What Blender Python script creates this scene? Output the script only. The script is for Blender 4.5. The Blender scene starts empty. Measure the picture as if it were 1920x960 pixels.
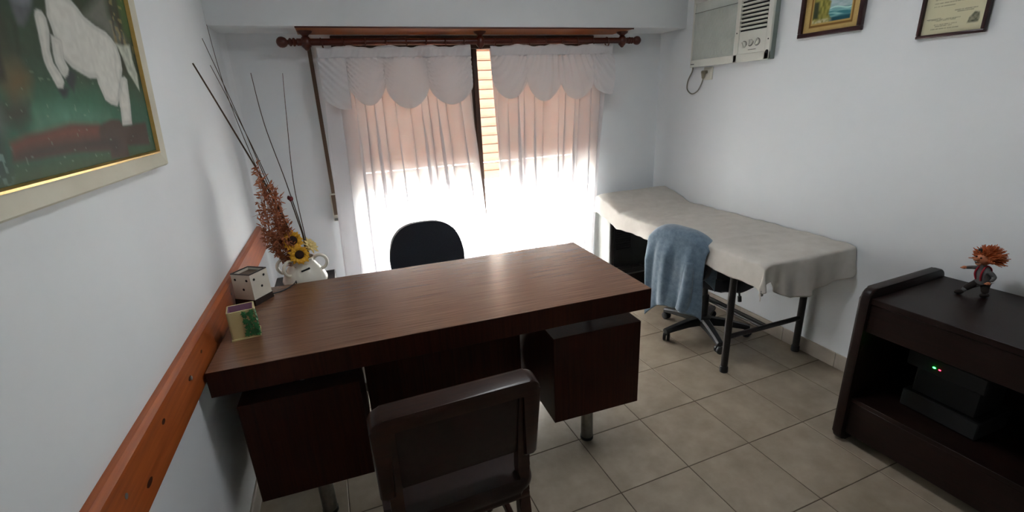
import bpy, bmesh, math, random
import numpy as np
from mathutils import Vector, Matrix, Euler

random.seed(7)
SC = bpy.context.scene
COL = SC.collection
PI = math.pi
V = Vector

# ------------------------------------------------------------------ camera
cam_d = bpy.data.cameras.new('camera')
cam = bpy.data.objects.new('camera', cam_d)
COL.objects.link(cam)
CR = V((0.93467583, -0.35262348, -0.04514178))
CU = V((0.15262092, 0.28333597, 0.9467986))
CF = V((0.32107313, 0.89183934, -0.318645))
cam.matrix_world = Matrix(((CR.x, CU.x, -CF.x, 0.4952), (CR.y, CU.y, -CF.y, -3.1692),
                           (CR.z, CU.z, -CF.z, 1.4811), (0, 0, 0, 1)))
cam_d.sensor_width = 36
cam_d.sensor_fit = 'HORIZONTAL'
cam_d.lens = 874.85 / 1920 * 36
cam_d.clip_start = 0.02
SC.camera = cam

# ------------------------------------------------------------------ world, light, exposure
SKY_STRENGTH = 12.0
world = bpy.data.worlds.new('overcast_sky')
SC.world = world
world.use_nodes = True
bg = world.node_tree.nodes['Background']
bg.inputs['Color'].default_value = (1.0, 0.985, 0.96, 1)
bg.inputs['Strength'].default_value = SKY_STRENGTH

portal_d = bpy.data.lights.new('window_portal', 'AREA')
portal_d.shape = 'RECTANGLE'
portal_d.size = 1.66
portal_d.size_y = 1.80
portal_d.cycles.is_portal = True
portal = bpy.data.objects.new('window_portal', portal_d)
portal.location = (1.445, 0.205, 0.92)
portal.rotation_euler = (-PI / 2, 0, 0)
COL.objects.link(portal)

lamp_d = bpy.data.lights.new('fill_light', 'AREA')  # overhead fill added to brighten the room, no such source in view
lamp_d.shape = 'DISK'
lamp_d.size = 0.40
lamp_d.energy = 2.6
lamp_d.color = (0.93, 0.97, 1.0)
lamp = bpy.data.objects.new('fill_light', lamp_d)
lamp.location = (1.45, -1.75, 2.352)
COL.objects.link(lamp)

vs = SC.view_settings
vs.view_transform = 'Standard'
vs.look = 'None'
vs.gamma = 1
vs.exposure = 2.1
SC.cycles.max_bounces = 10
SC.cycles.diffuse_bounces = 8
SC.cycles.transmission_bounces = 8
SC.cycles.transparent_max_bounces = 12
SC.cycles.caustics_reflective = False
SC.cycles.caustics_refractive = False
SC.cycles.sample_clamp_indirect = 8.0

# ------------------------------------------------------------------ helpers
WM = {}          # object -> world matrix (kept by hand, no depsgraph needed)


def tag(o, label=None, cat=None, group=None, kind=None):
    if label: o['label'] = label
    if cat: o['category'] = cat
    if group: o['group'] = group
    if kind: o['kind'] = kind
    return o


def thing(name, label, cat, loc=(0, 0, 0), rotz=0.0, group=None):
    o = bpy.data.objects.new(name, None)
    COL.objects.link(o)
    o.empty_display_size = 0.05
    o.location = loc
    o.rotation_euler = (0, 0, rotz)
    WM[o] = Matrix.Translation(loc) @ Matrix.Rotation(rotz, 4, 'Z')
    return tag(o, label, cat, group)


def setting(name):
    o = bpy.data.objects.new(name, None)
    COL.objects.link(o)
    WM[o] = Matrix.Identity(4)
    o['kind'] = 'structure'
    return o


class MB:
    """collects geometry; build() links it as one mesh object"""

    def __init__(self):
        self.bm = bmesh.new()

    def box(self, c, s, rot=None, bev=0.0, seg=2):
        r = bmesh.ops.create_cube(self.bm, size=1.0)
        vs_ = r['verts']
        M = Matrix.Translation(c) @ (rot.to_4x4() if rot is not None else Matrix.Identity(4)) @ Matrix.Diagonal((s[0], s[1], s[2], 1))
        bmesh.ops.transform(self.bm, matrix=M, verts=vs_)
        if bev > 0:
            es = list({e for v in vs_ for e in v.link_edges})
            bmesh.ops.bevel(self.bm, geom=es, offset=min(bev, min(s) * 0.49), segments=seg, profile=0.5, affect='EDGES')
        return self

    def bx(self, a, b, bev=0.0, seg=2):
        return self.box([(a[i] + b[i]) / 2 for i in range(3)], [abs(b[i] - a[i]) for i in range(3)], None, bev, seg)

    def tube(self, pts, rad, n=10, closed=False, cap=True):
        pts = [V(p) for p in pts]
        m = len(pts)
        if not hasattr(rad, '__len__'): rad = [rad] * m
        rings = []
        prev = None
        for i, p in enumerate(pts):
            if closed:
                t = pts[(i + 1) % m] - pts[(i - 1) % m]
            else:
                t = pts[min(i + 1, m - 1)] - pts[max(i - 1, 0)]
            if t.length < 1e-9: t = V((0, 0, 1))
            t.normalize()
            if prev is None:
                a = V((0, 0, 1)) if abs(t.z) < 0.9 else V((1, 0, 0))
                u = t.cross(a).normalized()
            else:
                u = prev - t * prev.dot(t)
                u.normalize()
            prev = u
            w = t.cross(u)
            rings.append([self.bm.verts.new(p + (u * math.cos(2 * PI * k / n) + w * math.sin(2 * PI * k / n)) * rad[i]) for k in range(n)])
        for i in range(m if closed else m - 1):
            A, B = rings[i], rings[(i + 1) % m]
            for k in range(n):
                self.bm.faces.new((A[k], A[(k + 1) % n], B[(k + 1) % n], B[k]))
        if cap and not closed:
            self.bm.faces.new(rings[0][::-1])
            self.bm.faces.new(rings[-1])
        return self

    def lathe(self, prof, n=24, M=None, cap=True):
        M = M or Matrix.Identity(4)
        rings = [[self.bm.verts.new(M @ V((r * math.cos(2 * PI * k / n), r * math.sin(2 * PI * k / n), z))) for k in range(n)] for r, z in prof]
        for A, B in zip(rings, rings[1:]):
            for k in range(n):
                self.bm.faces.new((A[k], A[(k + 1) % n], B[(k + 1) % n], B[k]))
        if cap:
            self.bm.faces.new(rings[0][::-1])
            self.bm.faces.new(rings[-1])
        return self

    def prism(self, poly, M, h, bev=0.0, seg=2):
        """poly in local xy, extruded along local z by h, then placed by M"""
        lo = [self.bm.verts.new(M @ V((x, y, 0))) for x, y in poly]
        hi = [self.bm.verts.new(M @ V((x, y, h))) for x, y in poly]
        n = len(poly)
        self.bm.faces.new(lo[::-1])
        self.bm.faces.new(hi)
        for k in range(n):
            self.bm.faces.new((lo[k], lo[(k + 1) % n], hi[(k + 1) % n], hi[k]))
        if bev > 0:
            es = [e for e in {e for v in lo + hi for e in v.link_edges} if (e.verts[0] in lo) == (e.verts[1] in lo)]
            bmesh.ops.bevel(self.bm, geom=es, offset=bev, segments=seg, profile=0.5, affect='EDGES')
        return self

    def grid(self, f, nu, nv, closed_u=False):
        g = [[self.bm.verts.new(f(i / (nu if closed_u else max(1, nu - 1)), j / max(1, nv - 1))) for j in range(nv)] for i in range(nu)]
        for i in range(nu if closed_u else nu - 1):
            for j in range(nv - 1):
                a, b = g[i], g[(i + 1) % nu]
                self.bm.faces.new((a[j], b[j], b[j + 1], a[j + 1]))
        return self

    def ball(self, c, r, seg=12, rings=8, s=(1, 1, 1), rot=None):
        M = Matrix.Translation(c) @ (rot.to_4x4() if rot is not None else Matrix.Identity(4)) @ Matrix.Diagonal((s[0], s[1], s[2], 1))
        bmesh.ops.create_uvsphere(self.bm, u_segments=seg, v_segments=rings, radius=r, matrix=M)
        return self

    def poly(self, pts):
        self.bm.faces.new([self.bm.verts.new(p) for p in pts])
        return self

    def build(self, name, mat, parent=None, smooth=38, world=False):
        bm = self.bm
        M = WM.get(parent, Matrix.Identity(4)) if parent is not None else Matrix.Identity(4)
        if world and parent is not None:
            bmesh.ops.transform(bm, matrix=M.inverted(), verts=bm.verts)
        bmesh.ops.recalc_face_normals(bm, faces=bm.faces)
        me = bpy.data.meshes.new(name)
        bm.to_mesh(me)
        bm.free()
        if smooth:
            me.polygons.foreach_set('use_smooth', [True] * len(me.polygons))
            me.set_sharp_from_angle(angle=math.radians(smooth))
        if mat: me.materials.append(mat)
        o = bpy.data.objects.new(name, me)
        COL.objects.link(o)
        if parent is not None: o.parent = parent
        WM[o] = M
        return o


def solid(o, t, off=0):
    m = o.modifiers.new('thickness', 'SOLIDIFY')
    m.thickness = t
    m.offset = off
    return o


def catmull(P, k=8):
    P = [V(p) for p in P]
    out = []
    n = len(P)
    for i in range(n - 1):
        p0, p1, p2, p3 = P[max(i - 1, 0)], P[i], P[i + 1], P[min(i + 2, n - 1)]
        for j in range(k):
            t = j / k
            out.append(0.5 * ((2 * p1) + (p2 - p0) * t + (2 * p0 - 5 * p1 + 4 * p2 - p3) * t * t + (3 * p1 - p0 - 3 * p2 + p3) * t ** 3))
    out.append(P[-1])
    return out


def superellipse(w, h, e=4.0, n=40):
    out = []
    for k in range(n):
        a = 2 * PI * k / n
        c, s = math.cos(a), math.sin(a)
        out.append((w / 2 * math.copysign(abs(c) ** (2 / e), c), h / 2 * math.copysign(abs(s) ** (2 / e), s)))
    return out


# ------------------------------------------------------------------ materials
def srgb(r, g, b):
    f = lambda c: (c / 255 / 12.92) if c / 255 <= 0.04045 else ((c / 255 + 0.055) / 1.055) ** 2.4
    return (f(r), f(g), f(b), 1)


def new_mat(name):
    m = bpy.data.materials.new(name)
    m.use_nodes = True
    nt = m.node_tree
    return m, nt, nt.nodes['Principled BSDF']


def noise_ramp(nt, c1, c2, scale=(1, 1, 1), nscale=5, detail=5, lo=0.3, hi=0.7, coord='Object', rough=0.6, rnd=False):
    tc = nt.nodes.new('ShaderNodeTexCoord')
    mp = nt.nodes.new('ShaderNodeMapping')
    mp.inputs['Scale'].default_value = scale
    nt.links.new(tc.outputs[coord], mp.inputs['Vector'])
    if rnd:
        oi = nt.nodes.new('ShaderNodeObjectInfo')
        mu = nt.nodes.new('ShaderNodeMath'); mu.operation = 'MULTIPLY'; mu.inputs[1].default_value = 40
        nt.links.new(oi.outputs['Random'], mu.inputs[0])
        nt.links.new(mu.outputs[0], mp.inputs['Location'])
    nz = nt.nodes.new('ShaderNodeTexNoise')
    nz.inputs['Scale'].default_value = nscale
    nz.inputs['Detail'].default_value = detail
    nz.inputs['Roughness'].default_value = rough
    nt.links.new(mp.outputs['Vector'], nz.inputs['Vector'])
    rp = nt.nodes.new('ShaderNodeValToRGB')
    rp.color_ramp.elements[0].position = lo
    rp.color_ramp.elements[1].position = hi
    rp.color_ramp.elements[0].color = c1
    rp.color_ramp.elements[1].color = c2
    nt.links.new(nz.outputs['Fac'], rp.inputs['Fac'])
    return nz, rp


def mat(name, c, c2=None, rough=0.5, metal=0.0, scale=(1, 1, 1), nscale=8, lo=0.3, hi=0.7, bump=0.0, spec=0.5, rnd=False, detail=5, sheen=0.0, coat=0.0):
    m, nt, b = new_mat(name)
    b.inputs['Roughness'].default_value = rough
    b.inputs['Metallic'].default_value = metal
    b.inputs['Specular IOR Level'].default_value = spec
    if sheen: b.inputs['Sheen Weight'].default_value = sheen
    if coat:
        b.inputs['Coat Weight'].default_value = coat
        b.inputs['Coat Roughness'].default_value = 0.15
    c2 = c2 or tuple(min(1, x * 1.12) for x in c[:3]) + (1,)
    nz, rp = noise_ramp(nt, c, c2, scale, nscale, detail, lo, hi, rnd=rnd)
    nt.links.new(rp.outputs['Color'], b.inputs['Base Color'])
    if bump:
        bp = nt.nodes.new('ShaderNodeBump')
        bp.inputs['Strength'].default_value = bump
        bp.inputs['Distance'].default_value = 0.003
        nt.links.new(nz.outputs['Fac'], bp.inputs['Height'])
        nt.links.new(bp.outputs['Normal'], b.inputs['Normal'])
    return m


def cloth_mat(name, c, diff=0.35, trans=0.45, clear=0.2):
    m, nt, b = new_mat(name)
    nt.nodes.remove(b)
    out = nt.nodes['Material Output']
    d = nt.nodes.new('ShaderNodeBsdfDiffuse'); d.inputs['Color'].default_value = c
    t = nt.nodes.new('ShaderNodeBsdfTranslucent'); t.inputs['Color'].default_value = c
    p = nt.nodes.new('ShaderNodeBsdfTransparent')
    m1 = nt.nodes.new('ShaderNodeMixShader'); m1.inputs[0].default_value = trans / (trans + diff)
    nt.links.new(d.outputs[0], m1.inputs[1]); nt.links.new(t.outputs[0], m1.inputs[2])
    nz, rp = noise_ramp(nt, (clear * 0.85,) * 3 + (1,), (clear * 1.15,) * 3 + (1,), nscale=160, detail=2)
    m2 = nt.nodes.new('ShaderNodeMixShader')
    nt.links.new(rp.outputs['Color'], m2.inputs[0])
    nt.links.new(m1.outputs[0], m2.inputs[1]); nt.links.new(p.outputs[0], m2.inputs[2])
    nt.links.new(m2.outputs[0], out.inputs[0])
    return m


def glass_mat(name):
    m, nt, b = new_mat(name)
    nt.nodes.remove(b)
    out = nt.nodes['Material Output']
    g = nt.nodes.new('ShaderNodeBsdfGlossy'); g.inputs['Roughness'].default_value = 0.02
    p = nt.nodes.new('ShaderNodeBsdfTransparent'); p.inputs['Color'].default_value = (0.95, 0.97, 0.96, 1)
    fr = nt.nodes.new('ShaderNodeFresnel'); fr.inputs['IOR'].default_value = 1.45
    mx = nt.nodes.new('ShaderNodeMixShader')
    nt.links.new(fr.outputs[0], mx.inputs[0]); nt.links.new(p.outputs[0], mx.inputs[1]); nt.links.new(g.outputs[0], mx.inputs[2])
    nt.links.new(mx.outputs[0], out.inputs[0])
    return m


def emit_mat(name, c, s):
    m, nt, b = new_mat(name)
    b.inputs['Base Color'].default_value = c
    b.inputs['Emission Color'].default_value = c
    b.inputs['Emission Strength'].default_value = s
    return m


def print_mat(name, rough=0.5):
    m, nt, b = new_mat(name)
    a = nt.nodes.new('ShaderNodeVertexColor'); a.layer_name = 'print'
    nt.links.new(a.outputs['Color'], b.inputs['Base Color'])
    b.inputs['Roughness'].default_value = rough
    b.inputs['Specular IOR Level'].default_value = 0.25
    return m


M_wall = mat('wall_paint', srgb(224, 229, 232), srgb(229, 233, 236), rough=0.75, nscale=2.2, bump=0.06, spec=0.2)
M_ceil = mat('ceiling_paint', srgb(222, 224, 224), rough=0.85, nscale=3)
M_tile = mat('floor_tile', srgb(138, 126, 110), srgb(164, 151, 134), rough=0.36, nscale=9, lo=0.32, hi=0.72, bump=0.05, rnd=True, detail=8)
M_grout = mat('grout', srgb(74, 62, 50), srgb(92, 78, 64), rough=0.9, nscale=30)
M_skirt = mat('skirting_tile', srgb(168, 158, 146), srgb(186, 177, 165), rough=0.4, nscale=9, rnd=True)
M_desk_lit = mat('desk_laminate_lit', srgb(96, 65, 46), srgb(136, 98, 74), rough=0.27, coat=0.25, scale=(1.2, 60, 60), nscale=3, lo=0.32, hi=0.68, spec=0.5)  # lighter copy of the desk laminate, window light painted into its colour
M_desk_shaded = mat('desk_laminate_shaded', srgb(40, 16, 9), srgb(60, 26, 14), rough=0.5, spec=0.12, scale=(40, 40, 1.2), nscale=3, lo=0.3, hi=0.7)  # darker copy of the same laminate, shade painted into its colour
M_rail = mat('varnished_pine', srgb(146, 68, 26), srgb(186, 100, 46), rough=0.36, scale=(30, 1.4, 30), nscale=2.5, lo=0.3, hi=0.75)
M_knot = mat('pine_knot', srgb(66, 26, 10), rough=0.4)
M_redwood = mat('red_brown_wood', srgb(66, 24, 13), srgb(92, 38, 22), rough=0.35, scale=(2, 30, 30), nscale=3)
M_plank = mat('orange_brown_board', srgb(150, 82, 40), srgb(184, 112, 62), rough=0.5, scale=(1.4, 30, 30), nscale=3)
M_frame = mat('dark_brown_window_frame', srgb(62, 44, 34), srgb(76, 56, 44), rough=0.45, nscale=6)
M_curtain = cloth_mat('sheer_curtain', (0.88, 0.865, 0.885, 1), 0.44, 0.50, 0.045)
M_valance = cloth_mat('valance_cloth', (0.79, 0.79, 0.81, 1), 0.66, 0.30, 0.03)
M_glass = glass_mat('window_glass')
M_black = mat('black_plastic', srgb(22, 23, 25), srgb(30, 31, 33), rough=0.5, nscale=40)
M_blackm = mat('black_painted_metal', srgb(26, 23, 23), srgb(36, 33, 33), rough=0.42, nscale=30)
M_navy = mat('navy_fabric', srgb(24, 28, 38), srgb(34, 38, 48), rough=0.95, nscale=220, bump=0.3, sheen=0.3)
M_chrome = mat('brushed_metal', srgb(120, 118, 114), srgb(150, 148, 142), rough=0.35, metal=0.9, nscale=20)
M_denim = mat('blue_grey_fleece', srgb(84, 104, 122), srgb(112, 132, 148), rough=0.95, nscale=38, bump=0.5, sheen=0.4)
M_sheet = mat('unbleached_sheet', srgb(190, 185, 177), srgb(202, 197, 189), rough=0.9, nscale=14, bump=0.15)
M_vinyl = mat('oxblood_vinyl', srgb(30, 13, 11), srgb(40, 19, 16), rough=0.32, spec=0.35, nscale=60, bump=0.15)
M_chairwood = mat('dark_varnished_wood', srgb(36, 16, 10), srgb(52, 25, 16), rough=0.3, spec=0.35, scale=(3, 30, 30), nscale=3)
M_cab = mat('wenge_laminate', srgb(23, 12, 9), srgb(34, 18, 15), rough=0.42, spec=0.25, scale=(30, 1.5, 30), nscale=3)
M_ac = mat('aged_white_plastic', srgb(208, 209, 200), srgb(218, 219, 211), rough=0.45, nscale=5)
M_acd = mat('grey_green_steel', srgb(118, 128, 122), srgb(130, 140, 134), rough=0.5, nscale=10)
M_acgrille = mat('aged_grille_plastic', srgb(190, 196, 190), srgb(202, 207, 200), rough=0.5, nscale=9)
M_dark = mat('dark_recess', srgb(14, 14, 15), rough=0.8)
M_knobring = mat('grey_print', srgb(96, 98, 94), rough=0.6)
M_cable = mat('grey_cable', srgb(120, 118, 108), rough=0.5)
M_plug = mat('taupe_plug', srgb(122, 116, 98), rough=0.5)
M_plate = mat('cream_plate', srgb(205, 203, 192), rough=0.45)
M_framedk = mat('dark_mahogany_frame', srgb(44, 18, 20), srgb(60, 26, 26), rough=0.3, nscale=8)
M_cream = mat('cream_painted_frame', srgb(196, 192, 172), srgb(206, 203, 185), rough=0.55, nscale=5)
M_beigeside = mat('beige_frame_side', srgb(190, 168, 142), rough=0.6)
M_gold = mat('gold_lip', srgb(196, 158, 84), srgb(214, 180, 108), rough=0.3, metal=0.7, nscale=30)
M_print = print_mat('printed_picture', 0.45)
M_oil = print_mat('oil_paint', 0.6)
M_ceramic = mat('cream_ceramic', srgb(214, 210, 196), srgb(224, 220, 208), rough=0.22, nscale=4)
M_brown = mat('dark_brown_ceramic', srgb(36, 22, 18), rough=0.4)
M_rimwood = mat('brown_rim', srgb(86, 62, 44), rough=0.5)
M_boxcard = mat('cream_yellow_board', srgb(206, 188, 134), srgb(216, 200, 150), rough=0.6, nscale=10)
M_boxin = mat('mauve_lining', srgb(160, 116, 140), rough=0.7)
M_leaf = mat('ivy_green', srgb(24, 84, 40), srgb(50, 124, 62), rough=0.5, nscale=60)
M_petal = mat('sunflower_yellow', srgb(226, 160, 24), srgb(244, 196, 60), rough=0.6, nscale=30)
M_pale = mat('pale_yellow_petal', srgb(224, 196, 120), srgb(236, 214, 150), rough=0.6, nscale=30)
M_seed = mat('dark_seed_disc', srgb(36, 22, 14), srgb(60, 34, 18), rough=0.9, nscale=120, bump=0.5)
M_stem = mat('dry_stem', srgb(62, 44, 32), srgb(84, 60, 42), rough=0.8, nscale=20)
M_dry = mat('russet_dry_leaf', srgb(146, 84, 52), srgb(186, 116, 78), rough=0.8, nscale=25)
M_rose = mat('dark_red_petal', srgb(92, 14, 20), rough=0.7)
M_white = mat('white_knob', srgb(225, 225, 225), rough=0.4)
M_trimmetal = mat('grey_metal_trim', srgb(128, 128, 126), rough=0.45, metal=0.3)
M_strap = mat('brown_webbing', srgb(92, 74, 60), srgb(112, 92, 76), rough=0.9, scale=(1, 1, 30), nscale=10)
M_skin = mat('doll_skin', srgb(180, 112, 78), rough=0.6)
M_hair = mat('ginger_hair', srgb(150, 70, 26), srgb(186, 96, 44), rough=0.7, nscale=50)
M_shirt = mat('grey_shirt', srgb(92, 92, 92), rough=0.9)
M_red = mat('crimson_braces', srgb(150, 18, 38), rough=0.7)
M_trouser = mat('dark_trousers', srgb(34, 26, 22), rough=0.9)
M_hat = mat('green_black_cap', srgb(40, 46, 40), rough=0.9)
M_terrace = mat('pale_terrace', srgb(196, 194, 188), srgb(210, 208, 202), rough=0.8, nscale=4)


def shutter_mat():
    m, nt, b = new_mat('orange_shutter_slat')
    nz, rp = noise_ramp(nt, srgb(196, 122, 64), srgb(232, 164, 98), (2, 40, 40), 3, 4)
    nt.links.new(rp.outputs['Color'], b.inputs['Base Color'])
    b.inputs['Roughness'].default_value = 0.5
    t = nt.nodes.new('ShaderNodeBsdfTranslucent')
    t.inputs['Color'].default_value = (0.96, 0.87, 0.78, 1)
    mx = nt.nodes.new('ShaderNodeMixShader'); mx.inputs[0].default_value = 0.20
    nt.links.new(b.outputs[0], mx.inputs[1]); nt.links.new(t.outputs[0], mx.inputs[2])
    nt.links.new(mx.outputs[0], nt.nodes['Material Output'].inputs[0])
    return m


M_shutter = shutter_mat()

# ------------------------------------------------------------------ room shell
W = 2.895
YF = -4.3
H = 2.42
XL, XR, ZT = 0.60, 2.29, 1.80      # window opening
WT = 0.20


def struct(name, mb, m):
    o = mb.build(name, m)
    o['kind'] = 'structure'
    return o


wb = MB()
wb.bx((-0.12, 0, 0), (XL, WT, H)).bx((XR, 0, 0), (W + 0.12, WT, H)).bx((XL, 0, ZT + 0.08), (XR, WT, H)).bx((XL, 0.0, -0.1), (XR, WT, 0.015))
struct('wall_back', wb, M_wall)
struct('wall_left', MB().bx((-0.12, YF, 0), (0, 0, H)), M_wall)
struct('wall_right', MB().bx((W, YF, 0), (W + 0.12, 0, H)), M_wall)
struct('wall_front', MB().bx((-0.12, YF - 0.12, 0), (W + 0.12, YF, H)), M_wall)
struct('ceiling', MB().bx((-0.12, YF - 0.12, H), (W + 0.12, WT, H + 0.1)), M_ceil)
struct('trim_1', MB().bx((0, -0.278, 1.890), (W, 0.0, H), 0.004, 2), M_wall)         # dropped beam over the window
struct('trim_2', MB().bx((XL - 1.2, WT, -0.12), (XR + 1.2, 4.5, -0.02)), M_terrace)   # terrace slab outside

# rounded plaster fillet in the left back corner
fl = MB()
fl.prism([(0, 0), (0.03, 0), (0.0166, -0.0034), (0.0066, -0.0100), (0.0018, -0.0180), (0, -0.03)][::-1], Matrix.Translation((0, 0, 0)), 1.89)
struct('trim_3', fl, M_wall)

# floor: recessed grout slab + real tiles
floor = setting('floor')
MB().bx((-0.12, YF - 0.12, -0.1), (W + 0.12, 0.0, -0.0015)).build('grout_bed', M_grout, floor)
OX, OY, S, TR = 1.334, -1.6199, 0.3318, 0.0219


def clip(poly, ax, lim, keep_less):
    out = []
    for i in range(len(poly)):
        a, b = poly[i], poly[(i + 1) % len(poly)]
        ia = (a[ax] <= lim) == keep_less
        ib = (b[ax] <= lim) == keep_less
        if ia: out.append(a)
        if ia != ib:
            t = (lim - a[ax]) / (b[ax] - a[ax])
            out.append((a[0] + (b[0] - a[0]) * t, a[1] + (b[1] - a[1]) * t))
    return out


ang = math.atan(TR)
g = 0.0018
whole = None
for r in range(-6, 10):
    for c in range(-6, 7):
        cs = []
        for (dc, dr) in ((0, 1), (1, 1), (1, 0), (0, 0)):
            cc, rr = c + dc, r + dr
            cc += g / S if dc == 0 else -g / S
            rr += g / S if dr == 0 else -g / S
            cs.append((OX + cc * S + rr * S * TR, OY - rr * S + cc * S * TR))
        p = cs
        for ax, lim, kl in ((0, 0.0, False), (0, W, True), (1, YF, False), (1, 0.0, True)):
            if p: p = clip(p, ax, lim, kl)
        if len(p) < 3: continue
        cx = sum(q[0] for q in cs) / 4
        cy = sum(q[1] for q in cs) / 4
        if p == cs and whole is not None:
            o = bpy.data.objects.new('tile', whole)
            COL.objects.link(o)
            o.parent = floor
        else:
            mb = MB()
            mb.prism([(q[0] - cx, q[1] - cy) for q in p], Matrix.Translation((0, 0, -0.008)), 0.008, 0.0012, 1)
            o = mb.build('tile', M_tile, floor, smooth=0)
            if p == cs: whole = o.data
        o.location = (cx, cy, 0)


# skirting of cut tiles
def skirting(name, a, b, nrm):
    s = setting(name)
    L = (V(b) - V(a)).length
    d = (V(b) - V(a)).normalized()
    n = V(nrm)
    k = max(1, math.ceil(L / 0.33))
    for i in range(k):
        l0, l1 = i * 0.33 + 0.001, min(L, (i + 1) * 0.33) - 0.001
        if l1 <= l0: continue
        p0 = V(a) + d * l0
        p1 = V(a) + d * l1 + n * 0.009 + V((0, 0, 0.086))
        MB().bx(p0, p1, 0.002, 1).build('skirting_tile', M_skirt, s, smooth=0)
    return s


skirting('baseboard_right', (W, -0.02, 0), (W, YF, 0), (-1, 0, 0))
skirting('baseboard_left', (0, -0.02, 0), (0, YF, 0), (1, 0, 0))
skirting('baseboard_back', (0.01, 0, 0), (XL, 0, 0), (0, -1, 0))
skirting('baseboard_back_right', (XR, 0, 0), (W - 0.01, 0, 0), (0, -1, 0))

# window: frame, middle stile, header, two panes
win = setting('window_1')
fr = MB()
fr.bx((XL, 0.002, 0.015), (XL + 0.045, 0.06, ZT), 0.003, 1).bx((XR - 0.045, 0.002, 0.015), (XR, 0.06, ZT), 0.003, 1)
fr.bx((XL, 0.002, 0.015), (XR, 0.06, 0.06), 0.003, 1)
fr.build('window_frame', M_frame, win)
MB().bx((XL - 0.03, -0.016, ZT), (XR + 0.03, 0.06, ZT + 0.078), 0.004, 1).build('window_header', M_frame, win)
MB().bx((1.425, -0.004, 0.06), (1.458, 0.055, ZT), 0.004, 1).bx((1.395, 0.012, 0.06), (1.425, 0.05, ZT), 0.003, 1).build('mullion', M_frame, win)
MB().bx((XL + 0.045, 0.03, 0.06), (1.395, 0.034, ZT)).build('pane', M_glass, win)
MB().bx((1.458, 0.03, 0.06), (XR - 0.045, 0.034, ZT)).build('pane', M_glass, win)

# roller shutter, lowered half way
sh = thing('roller_shutter', 'orange wood-tone roller shutter half lowered behind the white curtains', 'shutter', (1.445, 0.10, 0.937))
NS = 15
pitch = (ZT + 0.06 - 0.937) / NS
for i in range(NS):
    z0 = 0.937 + i * pitch
    gap = 0.007 if i == 1 else -0.001
    prof = [(0.004, 0.0), (0.012, 0.03), (0.0135, 0.25), (0.012, 0.5), (0.008, 0.75), (0.001, 0.97), (0.0, 1.0)]
    hgt = pitch - gap
    pl_ = [(-d_, t_ * hgt) for d_, t_ in prof] + [(0.005, hgt), (0.005, 0)]
    mb = MB()
    # profile in (y,z) extruded along x
    Mx = Matrix(((0, 0, 1, XL + 0.004), (1, 0, 0, 0.10), (0, 1, 0, z0 + (gap if i == 1 else 0) * 0), (0, 0, 0, 1)))
    mb.prism(pl_, Mx, XR - XL - 0.008)
    mb.build('slat', M_shutter, sh, smooth=25, world=True)
    MB().bx((XL + 0.006, 0.087, z0 + hgt - 0.004), (XR - 0.006, 0.1005, z0 + hgt - 0.0005)).build('joint_strip', M_plank, sh, smooth=0, world=True)

# wooden board under the beam, curtain pole with turned brackets and finials
pb = MB().bx((0.40, -0.268, 1.883), (2.47, -0.012, 1.890), 0.001, 1).build('cornice_board', M_plank)
MB().bx((0.398, -0.274, 1.882), (2.472, -0.267, 1.890), 0.001, 1).build('front_edge', M_redwood, pb)
tag(pb, 'long varnished board under the beam that carries the curtain pole', 'board')
RY, RZ = -0.150, 1.828
rod = thing('curtain_rod', 'red-brown turned wooden curtain pole with ball finials above the window', 'curtain rod', (1.445, RY, RZ))
MB().tube([(0.40, RY, RZ), (2.50, RY, RZ)], 0.0185, 16).build('pole', M_redwood, rod, world=True)
for sx, xe in ((-1, 0.40), (1, 2.50)):
    prof = [(0.0185, 0), (0.020, 0.004), (0.014, 0.010), (0.022, 0.018), (0.022, 0.024), (0.014, 0.030), (0.021, 0.037), (0.021, 0.043), (0.012, 0.050),
            (0.012, 0.054), (0.022, 0.062), (0.0275, 0.074), (0.0285, 0.083), (0.026, 0.095), (0.016, 0.106), (0.004, 0.110)]
    Mf = Matrix.Translation((xe, RY, RZ)) @ Matrix.Rotation(PI / 2 * sx, 4, 'Y')
    MB().lathe(prof, 18, Mf).build('finial', M_redwood, rod, world=True)
for xb in (0.440, 1.440, 2.462):
    prof = [(0.004, -0.044), (0.010, -0.040), (0.014, -0.034), (0.024, -0.024), (0.0285, -0.010), (0.0285, 0.010), (0.022, 0.022), (0.015, 0.030), (0.020, 0.036), (0.036, 0.046), (0.040, 0.0545)]
    MB().lathe(prof, 18, Matrix.Translation((xb, RY, RZ))).build('bracket', M_redwood, rod, world=True)


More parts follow.
